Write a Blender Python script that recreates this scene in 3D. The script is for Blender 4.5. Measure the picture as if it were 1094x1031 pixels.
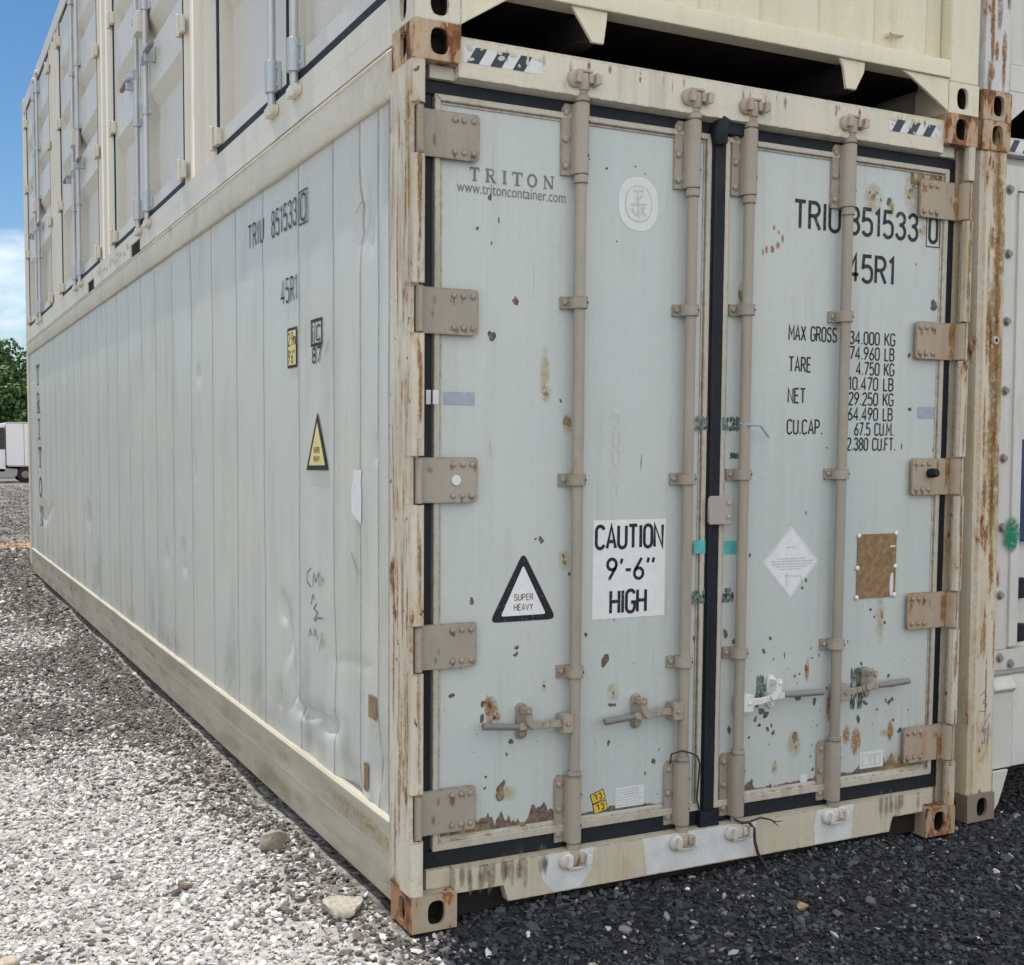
import bpy, bmesh, math, random
import numpy as np
from mathutils import Matrix, Vector

R = math.radians
for o in list(bpy.data.objects):
    bpy.data.objects.remove(o)
SC = bpy.context.scene
COL = SC.collection
random.seed(7)

# ------------------------------------------------------------------ camera
cd = bpy.data.cameras.new("Camera")
cam = bpy.data.objects.new("camera", cd)
COL.objects.link(cam)
cam.matrix_world = (Matrix.Translation((-1.45955, -3.39889, 1.56901)) @ Matrix.Rotation(-0.445849, 4, 'Z')
                    @ Matrix.Rotation(1.505073, 4, 'X') @ Matrix.Rotation(0.004933, 4, 'Z'))
cd.sensor_width = 36.0
cd.sensor_fit = 'HORIZONTAL'
cd.lens = 1251.415 * 36 / 1094
cd.shift_x = (547 - 491.073) / 1094
cd.shift_y = (562.68 - 515.5) / 1094
cd.clip_start = 0.05
cd.clip_end = 3000
SC.camera = cam

# ------------------------------------------------------------------ sky and sun
SUN_EL, SUN_AZ = R(63), R(-9)          # azimuth from +Y towards +X
w = bpy.data.worlds.new("World")
SC.world = w
w.use_nodes = True
nt = w.node_tree
nt.nodes.clear()
out = nt.nodes.new('ShaderNodeOutputWorld')
bg = nt.nodes.new('ShaderNodeBackground')
sky = nt.nodes.new('ShaderNodeTexSky')
sky.sky_type = 'NISHITA'
sky.sun_disc = False
sky.sun_elevation = SUN_EL
sky.sun_rotation = SUN_AZ
sky.air_density = 1.0
sky.dust_density = 0.15
sky.ozone_density = 1.6
tc = nt.nodes.new('ShaderNodeTexCoord')
mp = nt.nodes.new('ShaderNodeMapping')
mp.inputs['Scale'].default_value = (1, 1, 2.2)
mp.inputs['Location'].default_value = (0.35, 0.1, 0.42)
nz = nt.nodes.new('ShaderNodeTexNoise')
nz.inputs['Scale'].default_value = 3.2
nz.inputs['Detail'].default_value = 9
nz.inputs['Roughness'].default_value = 0.56
rp = nt.nodes.new('ShaderNodeValToRGB')
rp.color_ramp.elements[0].position = 0.48
rp.color_ramp.elements[1].position = 0.70
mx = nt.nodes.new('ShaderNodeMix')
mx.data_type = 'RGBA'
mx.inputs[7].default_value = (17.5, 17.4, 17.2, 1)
nt.links.new(tc.outputs['Generated'], mp.inputs[0])
nt.links.new(mp.outputs[0], nz.inputs['Vector'])
# broken cloud: a bright unseen bank added behind the camera to fill the shade, a low bank over the trees, clear blue above it
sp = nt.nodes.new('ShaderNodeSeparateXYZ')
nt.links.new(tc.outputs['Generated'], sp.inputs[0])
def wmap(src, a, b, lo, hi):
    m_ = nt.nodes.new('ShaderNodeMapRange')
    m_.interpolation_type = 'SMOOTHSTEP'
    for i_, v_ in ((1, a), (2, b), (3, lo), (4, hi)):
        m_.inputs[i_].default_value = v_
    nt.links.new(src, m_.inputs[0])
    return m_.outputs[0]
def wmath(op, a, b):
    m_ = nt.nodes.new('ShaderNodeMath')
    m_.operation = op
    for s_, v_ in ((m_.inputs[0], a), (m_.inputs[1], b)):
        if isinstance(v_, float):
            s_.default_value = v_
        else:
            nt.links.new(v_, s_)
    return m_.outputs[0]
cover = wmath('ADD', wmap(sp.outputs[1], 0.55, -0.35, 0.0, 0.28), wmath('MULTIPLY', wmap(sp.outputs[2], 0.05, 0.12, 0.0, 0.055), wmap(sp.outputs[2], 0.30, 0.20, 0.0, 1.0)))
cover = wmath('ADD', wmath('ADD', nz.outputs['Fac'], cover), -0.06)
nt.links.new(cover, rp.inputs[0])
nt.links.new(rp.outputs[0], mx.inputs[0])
hsv = nt.nodes.new('ShaderNodeHueSaturation')
hsv.inputs['Saturation'].default_value = 1.28
hsv.inputs['Value'].default_value = 1.12
nt.links.new(sky.outputs[0], hsv.inputs['Color'])
nt.links.new(hsv.outputs[0], mx.inputs[6])
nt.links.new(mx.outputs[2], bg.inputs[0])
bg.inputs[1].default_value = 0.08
nt.links.new(bg.outputs[0], out.inputs[0])

sd = bpy.data.lights.new("Sun", 'SUN')
sd.energy = 4.2
sd.angle = R(0.6)
sd.color = (1.0, 0.95, 0.87)
sun = bpy.data.objects.new("sun", sd)
COL.objects.link(sun)
sv = Vector((math.sin(SUN_AZ) * math.cos(SUN_EL), math.cos(SUN_AZ) * math.cos(SUN_EL), math.sin(SUN_EL)))
sun.rotation_euler = sv.to_track_quat('Z', 'Y').to_euler()

SC.view_settings.view_transform = 'Standard'
SC.view_settings.look = 'None'
SC.view_settings.gamma = 1
SC.view_settings.exposure = 0.14

# ------------------------------------------------------------------ materials
def N(t, kind, **kw):
    n = t.nodes.new(kind)
    for k, v in kw.items():
        n.inputs[k.replace('_', ' ')].default_value = v
    return n

def ramp(t, src, p0, p1, c0=(0, 0, 0, 1), c1=(1, 1, 1, 1)):
    r = t.nodes.new('ShaderNodeValToRGB')
    r.color_ramp.elements[0].position = p0
    r.color_ramp.elements[1].position = p1
    r.color_ramp.elements[0].color = c0
    r.color_ramp.elements[1].color = c1
    t.links.new(src, r.inputs[0])
    return r

def mixc(t, fac, a, b):
    m = t.nodes.new('ShaderNodeMix')
    m.data_type = 'RGBA'
    for sock, v in ((m.inputs[0], fac), (m.inputs[6], a), (m.inputs[7], b)):
        if isinstance(v, (int, float)):
            sock.default_value = v
        elif isinstance(v, tuple):
            sock.default_value = (*v, 1) if len(v) == 3 else v
        else:
            t.links.new(v, sock)
    return m.outputs[2]

def mul(t, a, b):
    m = t.nodes.new('ShaderNodeMath')
    m.operation = 'MULTIPLY'
    for s, v in ((m.inputs[0], a), (m.inputs[1], b)):
        if isinstance(v, (int, float)):
            s.default_value = v
        else:
            t.links.new(v, s)
    return m.outputs[0]

def paint(name, base, var=None, rough=0.45, dirt=(0.16, 0.13, 0.09), dirt_amt=0.35, streak=(22, 22, 1.3),
          rust=0.0, rust_scale=5.0, chips=0.0, chip_col=(0.11, 0.085, 0.07), bump=0.05, metal=0.0, blotch=0.5, spec=0.4, wear=0.0, wear_col=(0.17, 0.105, 0.07), scratch=0.0):
    """Weathered paint: two tones, run-down dirt, rust blooms, chips, a slightly uneven surface."""
    m = bpy.data.materials.new(name)
    m.use_nodes = True
    t = m.node_tree
    b = t.nodes['Principled BSDF']
    tcn = t.nodes.new('ShaderNodeTexCoord')
    oi = t.nodes.new('ShaderNodeObjectInfo')
    sc_ = t.nodes.new('ShaderNodeVectorMath')
    sc_.operation = 'SCALE'
    sc_.inputs[0].default_value = (7.3, 3.1, 5.7)
    t.links.new(oi.outputs['Random'], sc_.inputs['Scale'])
    ad = t.nodes.new('ShaderNodeVectorMath')
    t.links.new(tcn.outputs['Object'], ad.inputs[0])
    t.links.new(sc_.outputs[0], ad.inputs[1])
    P = ad.outputs[0]
    var = var or tuple(c * 0.9 for c in base)
    n1 = N(t, 'ShaderNodeTexNoise', Scale=1.6, Detail=6.0, Roughness=0.6)
    t.links.new(P, n1.inputs['Vector'])
    col = mixc(t, ramp(t, n1.outputs['Fac'], 0.5 - 0.25 * blotch - 0.05, 0.5 + 0.25 * blotch).outputs[0], base, var)
    mpn = t.nodes.new('ShaderNodeMapping')
    mpn.inputs['Scale'].default_value = streak
    t.links.new(P, mpn.inputs[0])
    n2 = N(t, 'ShaderNodeTexNoise', Scale=1.0, Detail=5.0, Roughness=0.65)
    t.links.new(mpn.outputs[0], n2.inputs['Vector'])
    n2b = N(t, 'ShaderNodeTexNoise', Scale=2.3, Detail=3.0)
    t.links.new(P, n2b.inputs['Vector'])
    d = mul(t, ramp(t, n2.outputs['Fac'], 0.46, 0.78).outputs[0], ramp(t, n2b.outputs['Fac'], 0.38, 0.68).outputs[0])
    col = mixc(t, mul(t, d, dirt_amt), col, dirt)
    n4 = N(t, 'ShaderNodeTexNoise', Scale=60.0, Detail=6.0, Roughness=0.7)
    t.links.new(P, n4.inputs['Vector'])
    col = mixc(t, mul(t, ramp(t, n4.outputs['Fac'], 0.45, 0.75).outputs[0], 0.16), col, dirt)
    rgh = rough
    if rust > 0:
        n3 = N(t, 'ShaderNodeTexNoise', Scale=rust_scale, Detail=10.0, Roughness=0.66)
        mr = t.nodes.new('ShaderNodeMapping')
        mr.inputs['Scale'].default_value = (1.4, 1.4, 0.55)
        t.links.new(P, mr.inputs[0])
        t.links.new(mr.outputs[0], n3.inputs['Vector'])
        th = 0.74 - 0.38 * rust
        halo = ramp(t, n3.outputs['Fac'], th - 0.07, th + 0.01).outputs[0]
        core = ramp(t, n3.outputs['Fac'], th, th + 0.03).outputs[0]
        n5 = N(t, 'ShaderNodeTexNoise', Scale=34.0, Detail=6.0)
        t.links.new(P, n5.inputs['Vector'])
        rc = ramp(t, n5.outputs['Fac'], 0.35, 0.68, (0.085, 0.034, 0.022, 1), (0.30, 0.125, 0.045, 1)).outputs[0]
        col = mixc(t, mul(t, halo, 0.55), col, (0.38, 0.21, 0.09))
        col = mixc(t, core, col, rc)
        rgh = mixc(t, core, (rough,) * 3, (0.85,) * 3)
    if scratch > 0:
        msn = t.nodes.new('ShaderNodeMapping')
        msn.inputs['Scale'].default_value = (150, 150, 2.2)
        msn.inputs['Rotation'].default_value = (0, 0.12, 0)
        t.links.new(P, msn.inputs[0])
        ns = N(t, 'ShaderNodeTexNoise', Scale=1.0, Detail=3.0, Roughness=0.5)
        t.links.new(msn.outputs[0], ns.inputs['Vector'])
        nsb = N(t, 'ShaderNodeTexNoise', Scale=3.1, Detail=2.0)
        t.links.new(P, nsb.inputs['Vector'])
        sm_ = mul(t, ramp(t, ns.outputs['Fac'], 0.64, 0.70).outputs[0], ramp(t, nsb.outputs['Fac'], 0.5, 0.62).outputs[0])
        col = mixc(t, mul(t, sm_, scratch), col, tuple(c * 0.55 for c in base))
    if wear > 0:
        bv = t.nodes.new('ShaderNodeBevel')
        bv.samples = 4
        bv.inputs['Radius'].default_value = 0.011
        gn = t.nodes.new('ShaderNodeNewGeometry')
        dt = t.nodes.new('ShaderNodeVectorMath')
        dt.operation = 'DOT_PRODUCT'
        t.links.new(bv.outputs[0], dt.inputs[0])
        t.links.new(gn.outputs['Normal'], dt.inputs[1])
        em = ramp(t, dt.outputs['Value'], 0.86, 0.992, (1, 1, 1, 1), (0, 0, 0, 1)).outputs[0]
        nw = N(t, 'ShaderNodeTexNoise', Scale=38.0, Detail=7.0, Roughness=0.7)
        t.links.new(P, nw.inputs['Vector'])
        em = mul(t, em, ramp(t, nw.outputs['Fac'], 0.60 - 0.22 * wear, 0.66 - 0.16 * wear).outputs[0])
        col = mixc(t, mul(t, em, 0.85), col, wear_col)
    if chips > 0:
        n6 = N(t, 'ShaderNodeTexNoise', Scale=26.0, Detail=4.0, Roughness=0.55)
        t.links.new(P, n6.inputs['Vector'])
        th = 0.80 - 0.2 * chips
        col = mixc(t, ramp(t, n6.outputs['Fac'], th, th + 0.015).outputs[0], col, chip_col)
    if isinstance(col, tuple):
        b.inputs['Base Color'].default_value = (*col, 1)
    else:
        t.links.new(col, b.inputs['Base Color'])
    if isinstance(rgh, float):
        nr = ramp(t, n4.outputs['Fac'], 0.3, 0.8, (rough * 0.85,) * 3 + (1,), (min(1, rough * 1.25),) * 3 + (1,))
        t.links.new(nr.outputs[0], b.inputs['Roughness'])
    else:
        t.links.new(rgh, b.inputs['Roughness'])
    b.inputs['Metallic'].default_value = metal
    b.inputs['Specular IOR Level'].default_value = spec
    if bump > 0:
        bp = t.nodes.new('ShaderNodeBump')
        bp.inputs['Strength'].default_value = bump
        bp.inputs['Distance'].default_value = 0.01
        nb = N(t, 'ShaderNodeTexNoise', Scale=14.0, Detail=8.0, Roughness=0.7)
        t.links.new(P, nb.inputs['Vector'])
        t.links.new(nb.outputs['Fac'], bp.inputs['Height'])
        t.links.new(bp.outputs[0], b.inputs['Normal'])
    return m

def attr_mat(name, rough=0.85, bump=0.4, scale=60.0, spec=0.3):
    """Colour from the mesh's own per-piece tone, broken up by a fine noise."""
    m = bpy.data.materials.new(name)
    m.use_nodes = True
    t = m.node_tree
    b = t.nodes['Principled BSDF']
    a = t.nodes.new('ShaderNodeAttribute')
    a.attribute_name = 'tone'
    g = t.nodes.new('ShaderNodeNewGeometry')
    n = N(t, 'ShaderNodeTexNoise', Scale=scale, Detail=6.0, Roughness=0.7)
    t.links.new(g.outputs['Position'], n.inputs['Vector'])
    hs = t.nodes.new('ShaderNodeHueSaturation')
    t.links.new(ramp(t, n.outputs['Fac'], 0.25, 0.75, (0.55,) * 3 + (1,), (1.35,) * 3 + (1,)).outputs[0], hs.inputs['Value'])
    t.links.new(a.outputs['Color'], hs.inputs['Color'])
    t.links.new(hs.outputs[0], b.inputs['Base Color'])
    b.inputs['Roughness'].default_value = rough
    b.inputs['Specular IOR Level'].default_value = spec
    bp = t.nodes.new('ShaderNodeBump')
    bp.inputs['Strength'].default_value = bump
    bp.inputs['Distance'].default_value = 0.01
    t.links.new(n.outputs['Fac'], bp.inputs['Height'])
    t.links.new(bp.outputs[0], b.inputs['Normal'])
    return m

def stain_mat(name, c0, c1, strength=0.9, scale=40.0, rough=0.85):
    """A stain whose outline fades through the mesh's 'fade' attribute and a noise."""
    m = bpy.data.materials.new(name)
    m.use_nodes = True
    t = m.node_tree
    b = t.nodes['Principled BSDF']
    a = t.nodes.new('ShaderNodeAttribute')
    a.attribute_name = 'fade'
    tcn = t.nodes.new('ShaderNodeTexCoord')
    n = N(t, 'ShaderNodeTexNoise', Scale=scale, Detail=6.0, Roughness=0.6)
    t.links.new(tcn.outputs['Object'], n.inputs['Vector'])
    s = t.nodes.new('ShaderNodeMath')
    s.operation = 'ADD'
    t.links.new(a.outputs['Fac'], s.inputs[0])
    s.operation = 'MULTIPLY'
    t.links.new(ramp(t, n.outputs['Fac'], 0.30, 0.72, (0.0,) * 3 + (1,), (1.7,) * 3 + (1,)).outputs[0], s.inputs[1])
    al = ramp(t, s.outputs[0], 0.02, 0.75)
    t.links.new(mul(t, al.outputs[0], strength), b.inputs['Alpha'])
    n2 = N(t, 'ShaderNodeTexNoise', Scale=scale * 1.7, Detail=4.0)
    t.links.new(tcn.outputs['Object'], n2.inputs['Vector'])
    t.links.new(ramp(t, n2.outputs['Fac'], 0.4, 0.62, (*c0, 1), (*c1, 1)).outputs[0], b.inputs['Base Color'])
    b.inputs['Roughness'].default_value = rough
    b.inputs['Specular IOR Level'].default_value = 0.1
    return m

def flat(name, col, rough=0.5, var=0.12, scale=30.0, spec=0.3):
    m = bpy.data.materials.new(name)
    m.use_nodes = True
    t = m.node_tree
    b = t.nodes['Principled BSDF']
    tcn = t.nodes.new('ShaderNodeTexCoord')
    n = N(t, 'ShaderNodeTexNoise', Scale=scale, Detail=6.0, Roughness=0.65)
    t.links.new(tcn.outputs['Object'], n.inputs['Vector'])
    c0 = tuple(c * (1 - var) for c in col)
    c1 = tuple(min(1, c * (1 + var)) for c in col)
    t.links.new(ramp(t, n.outputs['Fac'], 0.35, 0.65, (*c0, 1), (*c1, 1)).outputs[0], b.inputs['Base Color'])
    b.inputs['Roughness'].default_value = rough
    b.inputs['Specular IOR Level'].default_value = spec
    return m

def worn_decal(name, col):
    m = flat(name, col, 0.55)
    t = m.node_tree
    b = t.nodes['Principled BSDF']
    tcn = t.nodes.new('ShaderNodeTexCoord')
    n = N(t, 'ShaderNodeTexNoise', Scale=75.0, Detail=6.0, Roughness=0.72)
    t.links.new(tcn.outputs['Object'], n.inputs['Vector'])
    n2 = N(t, 'ShaderNodeTexNoise', Scale=5.0, Detail=3.0)
    t.links.new(tcn.outputs['Object'], n2.inputs['Vector'])
    f = mul(t, ramp(t, n.outputs['Fac'], 0.56, 0.66).outputs[0], ramp(t, n2.outputs['Fac'], 0.36, 0.62).outputs[0])
    old = b.inputs['Base Color'].links[0].from_socket
    t.links.new(mixc(t, mul(t, f, 0.6), old, (0.30, 0.33, 0.34)), b.inputs['Base Color'])
    return m

M = dict(
    door=paint('door_paint', (0.43, 0.495, 0.515), (0.475, 0.52, 0.505), 0.38, dirt=(0.30, 0.28, 0.22), dirt_amt=0.42, streak=(30, 30, 1.1), chips=0.14, bump=0.03, rust=0.04, rust_scale=9, scratch=0.5, blotch=0.9),
    trim=paint('trim_paint', (0.41, 0.385, 0.325), (0.47, 0.45, 0.385), 0.5, dirt_amt=0.7, chips=0.25, wear=0.5),
    frame=paint('frame_paint', (0.60, 0.565, 0.46), (0.55, 0.545, 0.47), 0.5, dirt_amt=0.55, rust=0.20, chips=0.25, rust_scale=6, wear=0.7),
    post=paint('post_paint', (0.455, 0.41, 0.325), (0.55, 0.53, 0.45), 0.6, dirt=(0.22, 0.15, 0.09), dirt_amt=1.0, streak=(48, 48, 3.4), rust=0.34, rust_scale=6, chips=0.6, bump=0.2, wear=0.8, wear_col=(0.22, 0.14, 0.085)),
    recess=paint('post_recess_paint', (0.44, 0.38, 0.25), (0.50, 0.49, 0.42), 0.6, dirt=(0.20, 0.12, 0.06), dirt_amt=0.8, rust=0.34, rust_scale=5, wear=0.6),
    side=paint('side_paint', (0.46, 0.50, 0.50), (0.51, 0.515, 0.465), 0.42, dirt=(0.27, 0.25, 0.19), dirt_amt=0.6, streak=(26, 9, 0.7), chips=0.12, bump=0.035, blotch=0.9),
    seam=flat('seam_sealant', (0.29, 0.31, 0.32), 0.6),
    croof=flat('shade_dark_roof_paint', (0.12, 0.11, 0.09), 0.8, 0.4, 6),  # darkened roof colour carries the shade of the gap under the upper container
    rail=paint('rail_paint', (0.60, 0.58, 0.50), (0.54, 0.535, 0.475), 0.5, dirt=(0.26, 0.23, 0.16), dirt_amt=0.55, streak=(9, 9, 6), rust=0.10, chips=0.2, wear=0.7, wear_col=(0.26, 0.22, 0.17)),
    brail=paint('bottom_rail_paint', (0.49, 0.465, 0.38), (0.42, 0.40, 0.32), 0.6, dirt=(0.17, 0.14, 0.08), dirt_amt=0.85, streak=(7, 1.2, 5), rust=0.10, blotch=0.9),
    sill=paint('sill_paint', (0.52, 0.49, 0.375), (0.48, 0.455, 0.36), 0.55, dirt=(0.16, 0.11, 0.065), dirt_amt=0.55, streak=(26, 26, 2.0), rust=0.14, wear=0.6),
    rusty=paint('rusty_casting_paint', (0.40, 0.29, 0.20), (0.46, 0.38, 0.27), 0.75, dirt=(0.10, 0.05, 0.03), dirt_amt=0.6, rust=0.62, rust_scale=8, bump=0.3, wear=0.5),
    rust_face=paint('rusted_through_paint', (0.33, 0.165, 0.085), (0.40, 0.25, 0.15), 0.8, dirt=(0.12, 0.06, 0.035), dirt_amt=0.8, streak=(20, 20, 8), rust=0.55, rust_scale=12, bump=0.35),
    castb=paint('dusty_casting_paint', (0.36, 0.32, 0.25), (0.30, 0.26, 0.20), 0.75, dirt_amt=0.6, rust=0.60, rust_scale=9, bump=0.3),
    tan=paint('tan_hardware_paint', (0.345, 0.318, 0.272), (0.285, 0.262, 0.226), 0.6, dirt=(0.19, 0.15, 0.11), dirt_amt=0.75, streak=(24, 24, 4), rust=0.14, rust_scale=11, chips=0.25, bump=0.10, wear=0.75),
    tan_rust=paint('rust_streaked_tan_paint', (0.395, 0.335, 0.262), (0.33, 0.28, 0.22), 0.6, dirt=(0.30, 0.14, 0.05), dirt_amt=0.9, rust=0.26, rust_scale=7, bump=0.10, chips=0.25, wear=0.8),
    grey_hw=paint('bare_grey_hardware', (0.30, 0.29, 0.28), (0.36, 0.34, 0.32), 0.5, dirt_amt=0.4, rust=0.06, bump=0.08, wear=0.4),
    cam=paint('worn_cam_metal', (0.46, 0.42, 0.36), (0.32, 0.27, 0.21), 0.45, dirt=(0.16, 0.10, 0.06), dirt_amt=0.8, rust=0.30, rust_scale=22, bump=0.15),
    wcam=paint('white_painted_cam', (0.62, 0.63, 0.62), (0.50, 0.48, 0.44), 0.5, dirt_amt=0.5, rust=0.16, rust_scale=24),
    grip=paint('dark_rubber_grip', (0.17, 0.17, 0.175), (0.22, 0.215, 0.205), 0.7, dirt_amt=0.4),
    whiteh=paint('white_handle_paint', (0.70, 0.72, 0.74), (0.62, 0.63, 0.63), 0.45, dirt_amt=0.3),
    gasket=paint('black_rubber', (0.007, 0.011, 0.017), (0.012, 0.016, 0.022), 0.6, dirt=(0.07, 0.07, 0.065), dirt_amt=0.3, streak=(8, 8, 3), bump=0.06, spec=0.2),
    black=worn_decal('black_decal', (0.013, 0.015, 0.02)),
    faded=flat('faded_decal', (0.17, 0.16, 0.155), 0.6),
    faint=flat('faint_decal', (0.36, 0.37, 0.37), 0.6),
    white=flat('white_sticker', (0.66, 0.68, 0.70), 0.5, 0.05),
    pale=flat('pale_sticker', (0.585, 0.62, 0.635), 0.5, 0.05),
    palegrey=flat('worn_sticker_grey', (0.47, 0.49, 0.49), 0.5, 0.10),
    yellow=flat('yellow_sticker', (0.62, 0.44, 0.05), 0.5, 0.08),
    yellow_pale=flat('faded_yellow_sticker', (0.62, 0.55, 0.22), 0.5, 0.08),
    navy=flat('navy_stripe', (0.03, 0.042, 0.065), 0.45, 0.2),
    teal=flat('teal_tape', (0.09, 0.40, 0.42), 0.45, 0.12),
    greent=flat('torn_green_tape', (0.11, 0.15, 0.14), 0.5, 0.9, 70),
    bluegrey=flat('blue_grey_tape', (0.30, 0.34, 0.42), 0.45, 0.1),
    patch=flat('white_touch_up_paint', (0.55, 0.575, 0.59), 0.55, 0.10, 14),
    chip=flat('bare_metal_chip', (0.14, 0.105, 0.085), 0.8, 0.5, 60),
    chipd=flat('dark_chip', (0.10, 0.10, 0.10), 0.8, 0.5, 60),
    plate=flat('weathered_brown_plate', (0.23, 0.155, 0.085), 0.8, 0.3, 45),
    rivet=flat('white_rivet', (0.72, 0.74, 0.75), 0.4, 0.04),
    rust_stain=stain_mat('rust_stain', (0.29, 0.12, 0.035), (0.42, 0.22, 0.085), 0.9, 70),
    yel_stain=stain_mat('yellow_stain', (0.46, 0.35, 0.16), (0.52, 0.42, 0.23), 0.5, 30),
    dirt_stain=stain_mat('dirt_stain', (0.19, 0.15, 0.095), (0.29, 0.24, 0.165), 0.5, 20),
    grime_dark=stain_mat('rail_grime', (0.29, 0.255, 0.17), (0.34, 0.31, 0.22), 0.18, 7),
    grime=stain_mat('grime', (0.30, 0.28, 0.21), (0.36, 0.34, 0.27), 0.14, 7),
    green_spot=stain_mat('green_spray', (0.0, 0.19, 0.10), (0.01, 0.23, 0.12), 0.95, 90),
    cream=paint('cream_paint', (0.66, 0.62, 0.475), (0.61, 0.58, 0.455), 0.42, dirt=(0.34, 0.30, 0.21), dirt_amt=0.35, bump=0.03, wear=0.35, wear_col=(0.36, 0.31, 0.22)),
    cream_side=paint('cream_side_paint', (0.60, 0.575, 0.50), (0.55, 0.53, 0.455), 0.4, dirt=(0.36, 0.32, 0.24), dirt_amt=0.4, bump=0.02, streak=(9, 9, 1)),
    leaf_paint=paint('door_leaf_paint', (0.585, 0.57, 0.525), (0.55, 0.54, 0.49), 0.35, dirt=(0.38, 0.35, 0.29), dirt_amt=0.3, streak=(20, 20, 1), bump=0.02),
    galv=paint('galvanised_steel', (0.42, 0.455, 0.48), (0.50, 0.52, 0.53), 0.42, dirt_amt=0.2, metal=0.3, bump=0.03),
    galvb=paint('galvanised_housing', (0.37, 0.43, 0.48), (0.43, 0.47, 0.51), 0.42, dirt_amt=0.2, metal=0.25),
    under=flat('shade_dark_underfloor', (0.013, 0.011, 0.010), 0.9, 0.3, 8),  # near-black colour stands in for shade under floors, in pockets and holes
    nwhite=paint('neighbour_white_paint', (0.56, 0.57, 0.565), (0.52, 0.52, 0.50), 0.45, dirt=(0.22, 0.17, 0.12), dirt_amt=0.45, streak=(24, 24, 1.4), rust=0.06),
    npost=paint('neighbour_post_paint', (0.55, 0.49, 0.36), (0.56, 0.55, 0.49), 0.55, dirt=(0.36, 0.20, 0.07), dirt_amt=0.85, streak=(34, 34, 0.9), rust=0.32, rust_scale=7, wear=0.8),
    npost_up=paint('rusted_white_post_paint', (0.52, 0.555, 0.585), (0.56, 0.575, 0.575), 0.5, dirt=(0.20, 0.11, 0.06), dirt_amt=0.7, rust=0.40, rust_scale=6, wear=0.9),
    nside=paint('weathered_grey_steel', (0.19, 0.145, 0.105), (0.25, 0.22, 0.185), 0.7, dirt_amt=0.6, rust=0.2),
    bolt=paint('grey_bolt', (0.20, 0.185, 0.165), (0.26, 0.24, 0.22), 0.5, rust=0.15, rust_scale=30),
    blue=flat('dark_blue_panel', (0.02, 0.035, 0.12), 0.4),
    truck=paint('white_truck_paint', (0.66, 0.68, 0.70), (0.64, 0.66, 0.69), 0.3, dirt_amt=0.2),
    tyre=flat('tyre_rubber', (0.02, 0.02, 0.022), 0.85),
    glass=flat('dark_window_glass', (0.012, 0.014, 0.017), 0.08, 0.05, 3, 0.5),
    steel=flat('grey_steel', (0.28, 0.29, 0.30), 0.5),
    bark=flat('bark', (0.10, 0.075, 0.055), 0.9, 0.4, 12),
    wire=flat('dark_wire', (0.03, 0.026, 0.024), 0.6),
    bluetie=flat('pale_blue_plastic', (0.23, 0.40, 0.52), 0.4),
    ink=flat('marker_ink', (0.13, 0.14, 0.15), 0.6),
    blueink=flat('blue_marker_ink', (0.12, 0.24, 0.36), 0.6),
)
M['stone'] = attr_mat('stone')

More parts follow.
